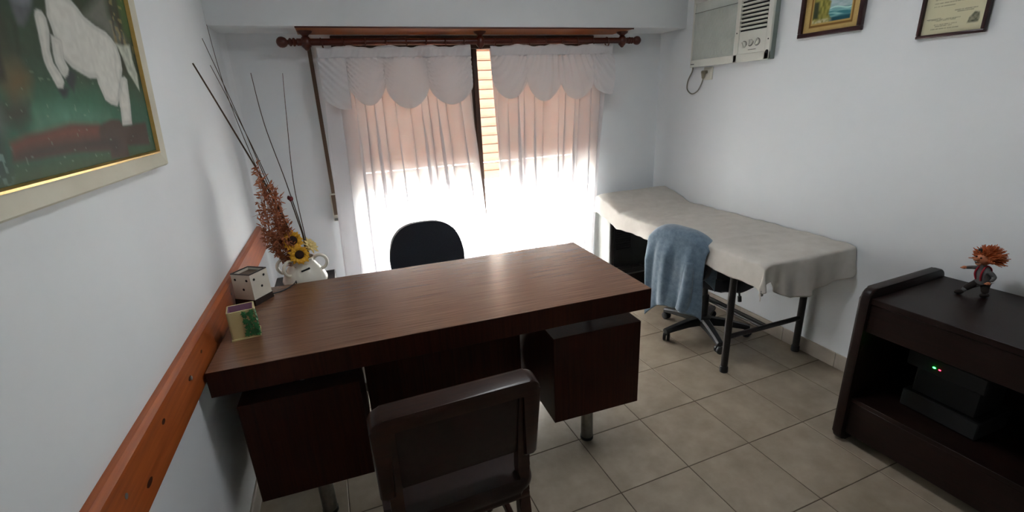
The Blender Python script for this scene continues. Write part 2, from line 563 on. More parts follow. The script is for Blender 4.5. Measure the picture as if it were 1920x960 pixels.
# curtains -----------------------------------------------------------------
def curtain(name, label, x0t, x1t, x0b, x1b, nf, seed, scal):
    rnd = random.Random(seed)
    cu = thing(name, label, 'curtain', ((x0t + x1t) / 2, RY, 1.80))
    zt, zb = 1.785, 0.045
    ph = [rnd.uniform(0, 6.28) for _ in range(5)]

    def fold(u, v):
        a = (0.012 + 0.036 * min(1, v * 2.2))
        w = nf * 2 * PI * u
        s = math.sin(w + 0.9 * math.sin(w * 0.37 + ph[0]) + ph[1]) + 0.28 * math.sin(2.3 * w + ph[2] + 0.5 * v) * (0.4 + 0.6 * v)
        return a * s * 0.85

    def panel(u, v):
        x = (x0t + (x1t - x0t) * u) * (1 - v) + (x0b + (x1b - x0b) * u) * v
        w = nf * 2 * PI * u
        x += 0.024 * math.sin(2 * (w + 0.9 * math.sin(w * 0.37 + ph[0]) + ph[1])) * min(1, v * 3)
        z = zt + (zb - zt) * v
        y = RY + 0.012 + fold(u, v)
        return V((x, min(y, -0.03), z))

    pn = MB().grid(panel, 340, 46).build('curtain_panel', M_curtain, cu, smooth=180, world=True)
    # gathered heading band
    hz0, hz1 = 1.738, 1.800

    def band(u, v):
        x = x0t - 0.004 + (x1t - x0t + 0.008) * u
        z = hz1 + (hz0 - hz1) * v + 0.006 * math.sin(u * 2 * PI * (nf * 0.55) + ph[1]) * (1 - v) + 0.002 * math.sin(u * 71)
        y = RY - 0.024 - 0.006 * math.sin(u * 2 * PI * nf + ph[2]) - 0.004 * math.sin(v * PI) - 0.0015 * math.sin(u * 190 + 6 * v)
        return V((x, y, z))
    solid(MB().grid(band, 160, 6).build('heading_tape', M_valance, cu, smooth=180, world=True), 0.005)
    # swagged valance
    edges = scal

    def val(u, v):
        x = edges[0] + (edges[-1] - edges[0]) * u
        k = 0
        while k < len(edges) - 2 and x > edges[k + 1]: k += 1
        w0, w1 = edges[k], edges[k + 1]
        t = min(1, max(0, (x - w0) / (w1 - w0)))
        if w1 - w0 < 0.16: t = 0.5 * t + (0.0 if k == 0 else 0.0) + 0.08
        drop = 0.16 + 0.115 * (math.sin(PI * t) ** 0.62 if 0 < t < 1 else 0) + 0.016 * math.sin(k * 2.1 + seed)
        z = 1.742 - drop * v
        # wrinkles fan out from the gather points at the top of each swag
        dt = abs(t - 0.5) * 2
        wr = math.sin((x * 150) * (1 - 0.45 * v) + k * 1.7) * (0.0045 + 0.0065 * dt) * (1 - 0.78 * v)
        belly = -0.030 * math.sin(PI * min(1, v * 0.9 + 0.1)) * math.sin(PI * t) - 0.008 * v
        sw = 0.006 * math.sin(PI * 4 * t + v * 3 + k)
        y = RY - 0.028 + belly + wr + sw * v
        return V((x, y, z))
    MB().grid(val, 260, 22).build('valance', M_valance, cu, smooth=180, world=True)
    n = max(6, int((x1t - x0t) / 0.105))
    for i in range(n):
        x = x0t + 0.03 + (x1t - x0t - 0.06) * i / (n - 1)
        tl = rnd.uniform(-0.25, 0.25)
        pts = [V((x + 0.020 * tl * math.sin(a), RY + 0.0265 * math.cos(a), RZ - 0.008 + 0.0275 * math.sin(a))) for a in [2 * PI * q / 18 for q in range(18)]]
        MB().tube(pts, 0.0038, 6, closed=True).build('ring', M_redwood, cu, world=True)
    return cu


curtain('curtain', 'wider white sheer curtain with scalloped valance, left half of the window', 0.490, 1.362, 0.420, 1.478, 7.0, 3, [0.484, 0.628, 0.835, 1.088, 1.366])
curtain('curtain', 'narrower white sheer curtain with scalloped valance, right half beside the exam couch', 1.500, 2.372, 1.485, 2.262, 6.0, 11, [1.494, 1.735, 1.972, 2.220, 2.376])

# shutter strap with winder box on the left of the window
st = thing('shutter_strap', 'brown webbing shutter strap running down wall to a narrow winder box', 'strap', (0.447, -0.012, 0.79))
MB().bx((0.436, -0.016, 0.92), (0.458, -0.012, 1.872)).build('webbing', M_strap, st, world=True)
MB().bx((0.424, -0.02, 0.785), (0.464, -0.001, 0.965), 0.004, 2).build('winder_box', M_plate, st, world=True)
MB().bx((0.431, -0.0215, 0.825), (0.457, -0.019, 0.955)).build('slot', M_strap, st, world=True)
MB().bx((0.428, -0.030, 0.790), (0.462, -0.018, 0.805), 0.003, 1).build('lip', M_trimmetal, st, world=True)

# added, unseen ceiling fixture (above the frame); the fill light sits just under it
cl_ = thing('added_fill_lamp', 'added round opal fill lamp on ceiling over desk, out of view', 'lamp', (1.45, -1.75, 2.42))
MB().lathe([(0.235, -0.0005), (0.235, -0.03), (0.22, -0.035)], 32).build('fill_lamp_base', M_ac, cl_)
MB().lathe([(0.218, -0.034), (0.215, -0.052), (0.17, -0.062), (0.02, -0.066)], 32).build('fill_lamp_shade', M_ceramic, cl_)

# ------------------------------------------------------------------ chair rail on the left wall
ra = thing('chair_rail', 'long orange varnished pine chair rail screwed along the left wall', 'chair rail', (0, -1.9, 0.78))


def rail_sec(y, zt, zb, x=0.0255):
    return [V((0.0005, y, zb)), V((x - 0.004, y, zb)), V((x, y, zb + 0.004)), V((x, y, zt - 0.012)), V((x - 0.010, y, zt)), V((0.0005, y, zt))]


mb = MB()
secs = [rail_sec(-0.120, 0.820, 0.700), rail_sec(-0.150, 0.842, 0.697), rail_sec(-0.9, 0.846, 0.703), rail_sec(-2.0, 0.854, 0.707), rail_sec(-4.29, 0.868, 0.715)]
rv = [[mb.bm.verts.new(p) for p in s] for s in secs]
for A, B in zip(rv, rv[1:]):
    for k in range(6):
        mb.bm.faces.new((A[k], A[(k + 1) % 6], B[(k + 1) % 6], B[k]))
mb.bm.faces.new(rv[0]); mb.bm.faces.new(rv[-1][::-1])
mb.build('board', M_rail, ra, smooth=20, world=True)
Mx90 = Matrix.Rotation(PI / 2, 4, 'Y')
for y, z in ((-0.20, 0.80), (-0.205, 0.735), (-1.17, 0.80), (-1.79, 0.785), (-2.25, 0.80)):
    MB().lathe([(0.006, 0), (0.006, 0.0012), (0.003, 0.002)], 12, Matrix.Translation((0.0252, y, z)) @ Mx90).build('screw', M_knot if y > -1 else M_trimmetal, ra, world=True)
for y, z, a, b in ((-1.80, 0.79, 0.012, 0.006), (-2.02, 0.805, 0.010, 0.006), (-2.16, 0.752, 0.016, 0.007), (-1.66, 0.80, 0.008, 0.005)):
    kb = MB()
    kb.prism([(b * math.cos(2 * PI * k / 14), a * math.sin(2 * PI * k / 14)) for k in range(14)], Matrix.Translation((0.0254, y, z)) @ Mx90, 0.0006)
    kb.build('knot', M_knot, ra, world=True)

# ------------------------------------------------------------------ desk
DR = -math.atan(0.048 / 1.554)
desk = thing('desk', 'large brown laminate executive desk with floating top and two hanging pedestals', 'desk', (0.033, -1.712, 0), DR)
DL, DD, DT = 1.548, 0.695, 0.0855
MB().bx((0, 0, 0.75 - DT), (DL, DD, 0.7485), 0.001, 1).build('desktop', M_desk_shaded, desk)
MB().bx((0.0006, 0.0006, 0.7484), (DL - 0.0006, DD - 0.0006, 0.750), 0.0005, 1).build('lit_top_layer', M_desk_lit, desk)  # thin lighter layer standing in for window light on the top
PZ0, PZ1 = 0.203, 0.592
for (xa, xb_) in ((0.045, 0.420), (1.142, 1.535)):
    MB().bx((xa, 0.040, PZ0), (xb_, 0.640, PZ1), 0.002, 1).build('pedestal', M_desk_shaded, desk)
    for k in range(3):        # drawer fronts on the sitter's side
        za = PZ0 + 0.008 + k * 0.127
        df = MB().bx((xa + 0.006, 0.640, za), (xb_ - 0.006, 0.656, za + 0.120), 0.002, 1).build('drawer_front', M_desk_shaded, desk)
        MB().tube([(xa + 0.13, 0.672, za + 0.06), (xb_ - 0.13, 0.672, za + 0.06)], 0.005, 8).bx((xa + 0.13, 0.655, za + 0.056), (xa + 0.14, 0.674, za + 0.064)).bx((xb_ - 0.14, 0.655, za + 0.056), (xb_ - 0.13, 0.674, za + 0.064)).build('handle', M_chrome, df)
    xc = (xa + xb_) / 2
    for yy in (0.135, 0.545):
        MB().lathe([(0.027, 0.014), (0.027, PZ0 + 0.001)], 24, Matrix.Translation((xc, yy, 0))).build('leg', M_chrome, desk)
        MB().lathe([(0.029, 0.0), (0.029, 0.014)], 24, Matrix.Translation((xc, yy, 0))).build('foot_cap', M_black, desk)
        MB().lathe([(0.011, PZ1 - 0.001), (0.011, 0.75 - DT + 0.001)], 16, Matrix.Translation((xc, yy, 0))).build('spacer_post', M_chrome, desk)
MB().bx((0.426, 0.430, 0.13), (1.136, 0.448, 0.662), 0.001, 1).build('modesty_panel', M_desk_shaded, desk)
for xa in (0.419, 1.135):
    for za in (0.30, 0.52):
        MB().bx((xa, 0.432, za), (xa + 0.008, 0.446, za + 0.04)).build('bracket', M_chrome, desk)

# ------------------------------------------------------------------ visitor chair (seen from behind)
vc = thing('visitor_chair', 'dark wooden visitor chair with padded brown seat, back turned to viewer', 'chair', (0.674, -2.02, 0), 0.02)


def post(x):
    # rear post: foot, seat joint, leaning back up to the top
    return catmull([(x, -0.205, 0.0), (x, -0.185, 0.25), (x, -0.170, 0.45), (x, -0.182, 0.62), (x, -0.208, 0.79)], 5)


for sx in (-1, 1):
    pts = post(0.170 * sx)
    mb = MB()
    n = len(pts)
    rings = []
    for i, p in enumerate(pts):
        w, d = 0.0165, 0.0165
        rings.append([mb.bm.verts.new(p + V((a * w, b * d, 0))) for a, b in ((-1, -1), (1, -1), (1, 1), (-1, 1))])
    for A, B in zip(rings, rings[1:]):
        for k in range(4):
            mb.bm.faces.new((A[k], A[(k + 1) % 4], B[(k + 1) % 4], B[k]))
    mb.bm.faces.new(rings[0][::-1]); mb.bm.faces.new(rings[-1])
    bmesh.ops.bevel(mb.bm, geom=[e for e in mb.bm.edges if abs((e.verts[0].co - e.verts[1].co).normalized().z) > 0.7], offset=0.005, segments=2, affect='EDGES')
    mb.build('leg', M_chairwood, vc)
    MB().tube([(0.170 * sx, 0.195, 0.0), (0.170 * sx, 0.19, 0.40)], [0.014, 0.018], 10).build('leg', M_chairwood, vc)
# back frame: rounded wooden frame around the pad, leaning back
tilt = math.radians(9)
Mb = Matrix.Translation((0, -0.192, 0.700)) @ Matrix.Rotation(PI / 2 + tilt, 4, 'X')


def rr(w, h, r, n=6):
    out = []
    for cx_, cy_, a0 in ((w / 2 - r, h / 2 - r, 0), (-w / 2 + r, h / 2 - r, PI / 2), (-w / 2 + r, -h / 2 + r, PI), (w / 2 - r, -h / 2 + r, 1.5 * PI)):
        for k in range(n + 1):
            a = a0 + PI / 2 * k / n
            out.append((cx_ + r * math.cos(a), cy_ + r * math.sin(a)))
    return out


def ring_frame(mb, w, h, r, t, M, z0, z1, bev):
    """a frame (hollow rounded rectangle) between z0 and z1 in M's space"""
    o_ = rr(w, h, r)
    i_ = rr(w - 2 * t, h - 2 * t, max(0.004, r - t))
    n = len(o_)
    sec = [(0, z0 + bev), (bev, z0), (1 - bev, z0), (1, z0 + bev), (1, z1 - bev), (1 - bev, z1), (bev, z1), (0, z1 - bev)]
    rings = []
    for (s, z) in sec:
        f = s if s in (0, 1) else (bev / t if s == bev else 1 - bev / t)
        rings.append([mb.bm.verts.new(M @ V((o_[k][0] * (1 - f) + i_[k][0] * f, o_[k][1] * (1 - f) + i_[k][1] * f, z))) for k in range(n)])
    m = len(rings)
    for a in range(m):
        A, B = rings[a], rings[(a + 1) % m]
        for k in range(n):
            mb.bm.faces.new((A[k], A[(k + 1) % n], B[(k + 1) % n], B[k]))
    return mb


# local z of Mb points to -y (towards the viewer)
fw_, fh_, ft_, fr_ = 0.2075, 0.131, 0.038, 0.030
U_ = [(-fw_, -fh_ + 0.01), (-fw_, fh_ - fr_)] + [(-fw_ + fr_ - fr_ * math.cos(a), fh_ - fr_ + fr_ * math.sin(a)) for a in [PI / 2 * k / 6 for k in range(1, 7)]]
U_ += [(fw_ - fr_ + fr_ * math.sin(a), fh_ - fr_ + fr_ * math.cos(a)) for a in [PI / 2 * k / 6 for k in range(0, 7)]]
U_ += [(fw_, -fh_ + 0.01), (fw_ - 0.010, -fh_), (fw_ - ft_ + 0.006, -fh_), (fw_ - ft_, -fh_ + 0.006), (fw_ - ft_, fh_ - ft_ - 0.006), (fw_ - ft_ - 0.006, fh_ - ft_), (-fw_ + ft_ + 0.006, fh_ - ft_), (-fw_ + ft_, fh_ - ft_ - 0.006), (-fw_ + ft_, -fh_ + 0.006), (-fw_ + ft_ - 0.006, -fh_), (-fw_ + 0.010, -fh_)]
MB().prism(U_[::-1], Mb @ Matrix.Translation((0, 0, -0.026)), 0.052, 0.007, 2).build('back_frame', M_chairwood, vc)
pad = MB()
pad.prism(rr(0.346, 0.212, 0.022), Mb @ Matrix.Translation((0, -0.012, -0.042)), 0.054, 0.014, 3)
pad.build('back_pad', M_vinyl, vc)
MB().box((0, 0.004, 0.428), (0.372, 0.385, 0.024), None, 0.006, 2).build('seat_frame', M_chairwood, vc)
cs_ = MB()
cs_.prism(rr(0.410, 0.425, 0.05), Matrix.Translation((0, 0.016, 0.436)), 0.060, 0.028, 4)
cs_.build('seat_cushion', M_vinyl, vc)
MB().box((0, -0.182, 0.315), (0.322, 0.020, 0.036), None, 0.004, 1).build('stretcher', M_chairwood, vc)
MB().box((0, 0.192, 0.25), (0.322, 0.018, 0.030), None, 0.004, 1).build('stretcher', M_chairwood, vc)
for sx in (-1, 1):
    MB().box((0.170 * sx, 0.0, 0.22), (0.018, 0.375, 0.030), None, 0.004, 1).build('stretcher', M_chairwood, vc)


# ------------------------------------------------------------------ swivel chairs
def swivel_chair(label, loc, rotz, bw, btop, bbot, base_off, group=None, yb=-0.27, cast_rot=(), seat_y=0.0, seat_w=0.455, seat_x=0.0):
    t = thing('office_chair', label, 'chair', loc, rotz)
    R = 0.265
    hub = MB().lathe([(0.045, 0.060), (0.052, 0.068), (0.052, 0.118), (0.030, 0.124)], 20)
    hub.build('hub', M_black, t)
    for k in range(5):
        a = base_off + k * 2 * PI / 5
        d = V((math.cos(a), math.sin(a), 0)); sd = V((-d.y, d.x, 0))
        mb = MB()
        secs = []
        for s, zt_, zb_, w in ((0.030, 0.116, 0.066, 0.030), (0.12, 0.108, 0.068, 0.026), (0.22, 0.090, 0.060, 0.022), (R + 0.012, 0.078, 0.054, 0.020)):
            secs.append([mb.bm.verts.new(d * s + sd * (w * q) + V((0, 0, z_))) for q, z_ in ((-1, zb_), (-1, zt_ - 0.010), (-0.6, zt_), (0.6, zt_), (1, zt_ - 0.010), (1, zb_))])
        for A, B in zip(secs, secs[1:]):
            for q in range(6):
                mb.bm.faces.new((A[q], A[(q + 1) % 6], B[(q + 1) % 6], B[q]))
        mb.bm.faces.new(secs[0][::-1]); mb.bm.faces.new(secs[-1])
        arm = mb.build('base_arm', M_black, t, smooth=30)
        ca = a + 0.6 + 0.9 * k
        wd = V((math.cos(ca), math.sin(ca), 0))
        cb = MB()
        c0 = d * R + V((0, 0, 0.0255))
        for off in (-0.012, 0.012):
            Mw = Matrix.Translation(c0 + wd * off) @ wd.to_track_quat('Z', 'Y').to_matrix().to_4x4()
            cb.lathe([(0.016, -0.0095), (0.024, -0.0075), (0.0255, -0.003), (0.0255, 0.003), (0.024, 0.0075), (0.016, 0.0095)], 16, Mw)
        cb.tube([c0 + V((0, 0, 0.012)), c0 + V((0, 0, 0.034))], 0.012, 10)
        cb.build('caster', M_black, arm)
    MB().tube([(0, 0, 0.11), (0, 0, 0.26)], 0.029, 18).tube([(0, 0, 0.25), (0, 0, 0.385)], 0.019, 14).build('column', M_black, t)
    MB().box((0, seat_y - 0.01, 0.388), (0.17, 0.22, 0.030), None, 0.008, 2).build('tilt_plate', M_black, t)
    lv = MB().tube(catmull([(0.06, seat_y, 0.388), (0.15, seat_y + 0.01, 0.385), (0.20, seat_y + 0.01, 0.36), (0.215, seat_y + 0.01, 0.315)], 5), 0.006, 8)
    lv.tube([(0.2145, seat_y + 0.01, 0.318), (0.219, seat_y + 0.01, 0.285)], 0.011, 10)
    lv.build('lever', M_black, t)
    sm = MB()
    sm.prism(superellipse(seat_w, 0.445, 4.5, 44), Matrix.Translation((seat_x, seat_y + 0.01, 0.402)), 0.072, 0.026, 4)
    sm.build('seat', M_navy, t)
    MB().box((0, (yb + seat_y - 0.1) / 2 + 0.02, 0.392), (0.065, abs(yb - seat_y) - 0.03, 0.010), None, 0.003, 1).tube(catmull([(0, yb - 0.005, 0.392), (0, yb - 0.052, 0.40), (0, yb - 0.060, 0.46), (0, yb - 0.040, bbot + 0.10)], 6), 0.016, 10).build('back_strut', M_black, t)
    h = btop - bbot
    bb = MB()
    outl = []
    for x, z in superellipse(bw, h, 3.0, 56):
        # narrower at the top
        f = 1 - 0.12 * max(0, z / (h / 2))
        outl.append((x * f, z))
    Mk = Matrix.Translation((0, yb + 0.022, (btop + bbot) / 2)) @ Matrix.Rotation(PI / 2 + math.radians(6), 4, 'X')
    bb.prism(outl, Mk, 0.055, 0.022, 4)
    for v in bb.bm.verts: v.co.y += 0.55 * v.co.x ** 2
    bb.build('backrest', M_navy, t)
    return t


swivel_chair('navy fabric office chair behind the desk, only its rounded backrest showing', (0.905, -0.780, 0), PI, 0.425, 0.842, 0.46, 0.3, yb=-0.215)
CH2 = (2.53, -1.05, 0)
CR2 = math.radians(16) - PI / 2        # local +Y faces the couch
c2 = swivel_chair('black office chair pushed under the exam couch with a blue-grey jacket on its back', CH2, CR2, 0.36, 0.748, 0.44, math.radians(34) - CR2, yb=-0.30, seat_y=0.0, seat_w=0.49, seat_x=0.05)

# fleece cover draped over that chair's back
jk = thing('fleece_jacket', 'blue-grey fleece jacket draped over the office chair by the exam couch', 'jacket', CH2, CR2)


def jacket(u, v):
    # u across (-.5...5), v from the inside hem over the top to the outside hem
    s = u - 0.5
    w = 0.372
    x = s * w
    topz = 0.765 - 0.075 * abs(2 * s) ** 3.2 - 0.022 * (s + 0.5)
    curve = 0.55 * x * x
    yin, yout = -0.232 + curve, -0.358 + curve
    L_in, L_out = 0.22, 0.395 - 0.085 * s + 0.008 * math.sin(s * 11)
    over = 0.13
    tot = L_in + over + L_out
    d = v * tot
    if d < L_in:
        return V((x * 0.97, yin + 0.004 * math.sin(s * 30), topz - 0.05 - (L_in - d)))
    if d < L_in + over:
        t = (d - L_in) / over
        a = PI * t
        yc, hw = (yin + yout) / 2, (yin - yout) / 2
        return V((x, yc + hw * math.cos(a), topz - 0.05 + 0.05 * math.sin(a) ** 0.7))
    q = d - L_in - over
    f = min(1, q / 0.10)
    wav = 0.011 * f * math.sin(s * 15 + 0.8 * math.sin(q * 7)) + 0.004 * f * math.sin(s * 34 + q * 11) - 0.022 * f
    flare = 1 + 0.05 * q / 0.4
    bulge = -0.035 * math.exp(-((s - 0.30) / 0.10) ** 2 - ((q - 0.40) / 0.09) ** 2)
    return V((x * (0.99 - 0.04 * q) + 0.06 * q, yout + wav + bulge - 0.03 * q, topz - 0.05 - q))


jo = MB().grid(jacket, 60, 70).build('body', M_denim, jk, smooth=180)
solid(jo, 0.008, 1)
cuff = MB()
# one sleeve hangs behind and its cuff turns up at the lower hem
cp = catmull([(0.115, -0.372, 0.60), (0.122, -0.392, 0.48), (0.118, -0.402, 0.385), (0.110, -0.400, 0.330)], 6)
cuff.tube(cp, [0.026 + 0.014 * i / (len(cp) - 1) for i in range(len(cp))], 14, cap=False)
solid(cuff.build('sleeve', M_denim, jk, smooth=180), 0.006, -1)

# ------------------------------------------------------------------ exam couch
TX0, TX1 = 2.285, 2.872
TY0, TY1 = -0.13, -1.665
ec = thing('exam_couch', 'black tubular steel exam couch with raised head end along the right wall', 'couch', (2.58, -0.9, 0))
HY = -0.45
MB().bx((TX0 + 0.012, TY1 + 0.012, 0.640), (TX1, HY, 0.690), 0.015, 3).build('mattress', M_vinyl, ec, world=True)
ha = math.atan2(0.085, HY - TY0 if HY > TY0 else TY0 - HY)
hl = math.hypot(0.085, TY0 - HY)
Rh = Matrix.Rotation(ha, 3, 'X')
hc = V(((TX0 + TX1) / 2 + 0.006, (HY + TY0) / 2, 0.665 + 0.0425))
MB().box(hc, (TX1 - TX0 - 0.012, hl, 0.050), Rh, 0.015, 3).build('headrest', M_vinyl, ec, world=True)
for x in (2.322, 2.856):
    for y in (-1.458, -0.30):
        lg = MB().tube([(x, y, 0.02), (x, y, 0.635)], 0.0185, 14).build('leg', M_blackm, ec, world=True)
        MB().lathe([(0.0215, 0.0), (0.0225, 0.004), (0.0215, 0.032), (0.019, 0.036)], 14, Matrix.Translation((x, y, 0))).build('foot_cap', M_black, lg, world=True)
for y in (-1.458, -0.30):
    MB().tube([(2.322, y, 0.213), (2.856, y, 0.213)], 0.0135, 12).build('rung', M_blackm, ec, world=True)
MB().tube([(2.577, -1.458, 0.213), (2.577, -0.30, 0.213)], 0.0095, 10).tube([(2.607, -1.458, 0.213), (2.607, -0.30, 0.213)], 0.0095, 10).build('stretcher', M_blackm, ec, world=True)
fb = MB()
for (a, b) in (((2.322, -1.458), (2.856, -1.458)), ((2.322, -0.30), (2.856, -0.30)), ((2.322, -1.458), (2.322, -0.30)), ((2.856, -1.458), (2.856, -0.30))):
    fb.tube([(a[0], a[1], 0.625), (b[0], b[1], 0.625)], 0.014, 10)
fb.build('top_frame', M_blackm, ec, world=True)

# sheet over the couch
sheet_rnd = random.Random(5)


def couch_z(y):
    if y < HY: return 0.700
    t = (y - HY) / (TY0 - HY)
    return 0.700 + 0.085 * max(0, t) + 0.004 * math.sin(PI * min(1, max(0, t)))


SWD = TX1 + 0.012 - TX0         # flat width
SLN = TY0 - TY1


def sheet(u, v):
    s = u * (SWD + 0.135)
    t = v * (SLN + 0.20)
    # hem length on the long side varies, short at the head and long at the front corner
    f = min(1, max(0, t / SLN))
    hemL = 0.120 * (1 - f) * (1 - f) + 0.072 * 2 * f * (1 - f) + 0.115 * f * f
    hs = max(0.0, s - SWD) / 0.135 * hemL
    hemF = float(np.interp(min(1, s / SWD), [0, 0.45, 0.72, 0.86, 0.93, 1.0], [0.135, 0.185, 0.185, 0.150, 0.085, 0.100]))
    ht = max(0.0, t - SLN) / 0.20 * hemF
    x = TX1 + 0.012 - min(s, SWD)
    y = TY0 - min(t, SLN)
    z = couch_z(y)
    # soften the edges
    e = 0.020
    if s < SWD and SWD - s < 0.05: z -= e * (1 - (SWD - s) / 0.05) ** 2 * 0.6
    if t < SLN and SLN - t < 0.05: z -= e * (1 - (SLN - t) / 0.05) ** 2 * 0.5
    if t < 0.05: z -= 0.018 * (1 - t / 0.05) ** 2
    if s >= SWD: z -= 0.012
    if t >= SLN: z -= 0.010
    # wrinkles across the top
    z += 0.0022 * math.sin(y * 23 + 6 * math.sin(x * 3.1)) * math.sin(x * 5) + 0.0016 * math.sin(y * 61 + x * 17)
    k = 0.0
    for (wy, wx, wl, dr) in ((-0.62, 2.62, 0.13, 0.10), (-0.70, 2.58, 0.18, 0.14), (-1.05, 2.66, 0.10, 0.2), (-1.30, 2.55, 0.12, -0.2)):
        dd = (y - wy) - dr * (x - wx)
        k += 0.0055 * math.exp(-(dd / 0.010) ** 2) * math.exp(-((x - wx) / wl) ** 2)
    z += k
    if hs > 0 or ht > 0:
        z -= max(hs, ht) + 0.35 * min(hs, ht)
        if hs > 0:
            b = hs / 0.1
            x -= 0.006 * b * math.sin(t * 21) + 0.007 * b + 0.012 * b * math.sin(t * 6.1) ** 2 + 0.02 * min(hs, ht) / 0.1
        if ht > 0:
            b = ht / 0.1
            y -= 0.008 * b + 0.010 * b * math.sin(s * 19 + 1) + 0.006 * b * math.sin(s * 43)
            if s > SWD - 0.12: y += 0.010 * b * math.sin((s - SWD + 0.12) * 70)
    return V((min(x, W - 0.004), y, z))


so = MB().grid(sheet, 96, 190).build('couch_sheet', M_sheet, None, smooth=180)
tag(so, 'wrinkled off-white sheet covering the exam couch, its edges hanging down', 'sheet')
solid(so, 0.004, 1)
MB().tube(catmull([(2.272, -1.672, 0.585), (2.270, -1.675, 0.568), (2.271, -1.677, 0.548)], 4), [0.0035, 0.007, 0.006, 0.007, 0.006, 0.008, 0.006, 0.007, 0.004][:9], 8).build('corner_tassel', M_trimmetal, so)

# ------------------------------------------------------------------ black louvred cabinet under the head end
lc = thing('louvred_cabinet', 'black cabinet with louvred door standing under the head of the exam couch', 'cabinet', (2.53, -0.17, 0))
LX0, LX1, LY0, LY1, LZ0, LZ1 = 2.338, 2.76, -0.272, -0.03, 0.14, 0.618
MB().bx((LX0, LY0 + 0.012, LZ0), (LX1, LY1, LZ1), 0.004, 1).build('body', M_blackm, lc, world=True)
MB().bx((LX0 + 0.01, LY0 + 0.03, 0.0), (LX1 - 0.01, LY1 - 0.02, LZ0)).build('plinth', M_brown, lc, world=True)
MB().bx((LX0 - 0.004, LY0 + 0.002, LZ0), (LX0 + 0.018, LY0 + 0.016, LZ1), 0.002, 1).bx((LX0 - 0.006, LY0 + 0.004, LZ0), (LX0 - 0.0005, LY1, LZ1)).build('side_strip', M_trimmetal, lc, world=True)
MB().bx((LX0 + 0.018, LY0 + 0.002, LZ0 - 0.002), (LX1, LY0 + 0.012, LZ0 + 0.008), 0.001, 1).build('bottom_trim', M_trimmetal, lc, world=True)
dr_ = MB().bx((LX0 + 0.020, LY0 + 0.004, LZ0 + 0.012), (LX1 - 0.004, LY0 + 0.014, LZ1 - 0.006), 0.002, 1).build('door', M_black, lc, world=True)
for k in range(13):
    z = 0.360 + k * 0.019
    MB().box((LX0 + 0.105, LY0 + 0.001, z), (0.125, 0.004, 0.013), Matrix.Rotation(-0.5, 3, 'X')).build('louver', M_acd if False else M_black, dr_, world=True)
MB().ball((LX0 + 0.125, LY0 - 0.006, 0.604), 0.010, 12, 8, (1.2, 1, 0.9)).build('knob', M_white, dr_, world=True)

# ------------------------------------------------------------------ TV cabinet on the right
CAR = math.radians(-2.6)
CD, CL, CHT = 0.505, 0.90, 0.680
tc_ = thing('tv_cabinet', 'low dark brown open-fronted cabinet with rounded side panels on the right', 'cabinet', (2.352, -2.052, 0), 0)
# local frame: x = into the wall (depth), y = -along the front (towards the viewer)
tc_.rotation_euler = (0, 0, -CAR)
WM[tc_] = Matrix.Translation((2.352, -2.052, 0)) @ Matrix.Rotation(-CAR, 4, 'Z')


def side_panel(y0):
    mb = MB()
    pr = rr(CD, 0.712, 0.040, 6)
    Ms = Matrix.Translation((CD / 2, y0, 0.712 / 2 + 0.004)) @ Matrix.Rotation(PI / 2, 4, 'X')
    mb.prism(pr, Ms, 0.036, 0.008, 3)
    return mb


side_panel(0).build('side_panel', M_cab, tc_)
side_panel(-CL + 0.036).build('side_panel', M_cab, tc_)
MB().bx((0.012, -0.036, 0.655), (CD - 0.004, -CL + 0.036, 0.680), 0.002, 1).build('top', M_cab, tc_)
MB().bx((0.016, -0.036, 0.535), (0.034, -CL + 0.036, 0.655), 0.002, 1).build('fascia', M_cab, tc_)
MB().bx((0.020, -0.036, 0.205), (CD - 0.01, -CL + 0.036, 0.225), 0.001, 1).build('shelf', M_cab, tc_)
MB().bx((0.022, -0.036, 0.050), (0.040, -CL + 0.036, 0.205), 0.002, 1).build('lower_panel', M_cab, tc_)
MB().bx((CD - 0.016, -0.036, 0.05), (CD - 0.008, -CL + 0.036, 0.655)).build('back_panel', M_cab, tc_)
dv = thing('receiver_box', 'black receiver box with green and red lights inside the dark cabinet', 'receiver', (2.50, -2.30, 0.2255))
dv.parent = None
MB().bx((2.505, -2.44, 0.2265), (2.70, -2.19, 0.30), 0.004, 1).bx((2.53, -2.41, 0.30), (2.70, -2.21, 0.41)).build('lower_deck', M_dark, dv, world=True)
MB().bx((2.505, -2.43, 0.41), (2.70, -2.18, 0.475), 0.004, 1).build('case', M_dark, dv, world=True)
MB().ball((2.504, -2.272, 0.439), 0.0042, 10, 6, (0.5, 1.3, 0.8)).build('green_light', emit_mat('green_led', (0.02, 1, 0.05, 1), 6), dv, world=True)
MB().ball((2.504, -2.290, 0.4385), 0.0032, 10, 6, (0.5, 1.3, 0.8)).build('red_light', emit_mat('red_led', (1, 0.02, 0.05, 1), 3), dv, world=True)

# ------------------------------------------------------------------ doll on the cabinet
dl = thing('troll_doll', 'small ginger-haired doll with crimson braces walking on the dark cabinet top', 'doll', (2.735, -2.240, 0.6805), math.radians(66))
# local: +x doll's facing direction is -y here: faces local +y


def skin_obj(name, nodes, edges, m, parent, lv=2):
    me = bpy.data.meshes.new(name)
    me.from_pydata([n[0] for n in nodes], edges, [])
    o = bpy.data.objects.new(name, me)
    COL.objects.link(o)
    o.parent = parent
    WM[o] = WM[parent]
    sk = o.modifiers.new('skin', 'SKIN')
    if not me.skin_vertices: me.skin_vertices.new()
    for i, n in enumerate(nodes):
        r = n[1]
        me.skin_vertices[0].data[i].radius = (r, r)
    me.skin_vertices[0].data[0].use_root = True
    sk.use_smooth_shade = True
    sb = o.modifiers.new('sub', 'SUBSURF')
    sb.levels = lv
    sb.render_levels = lv
    me.materials.append(m)
    return o


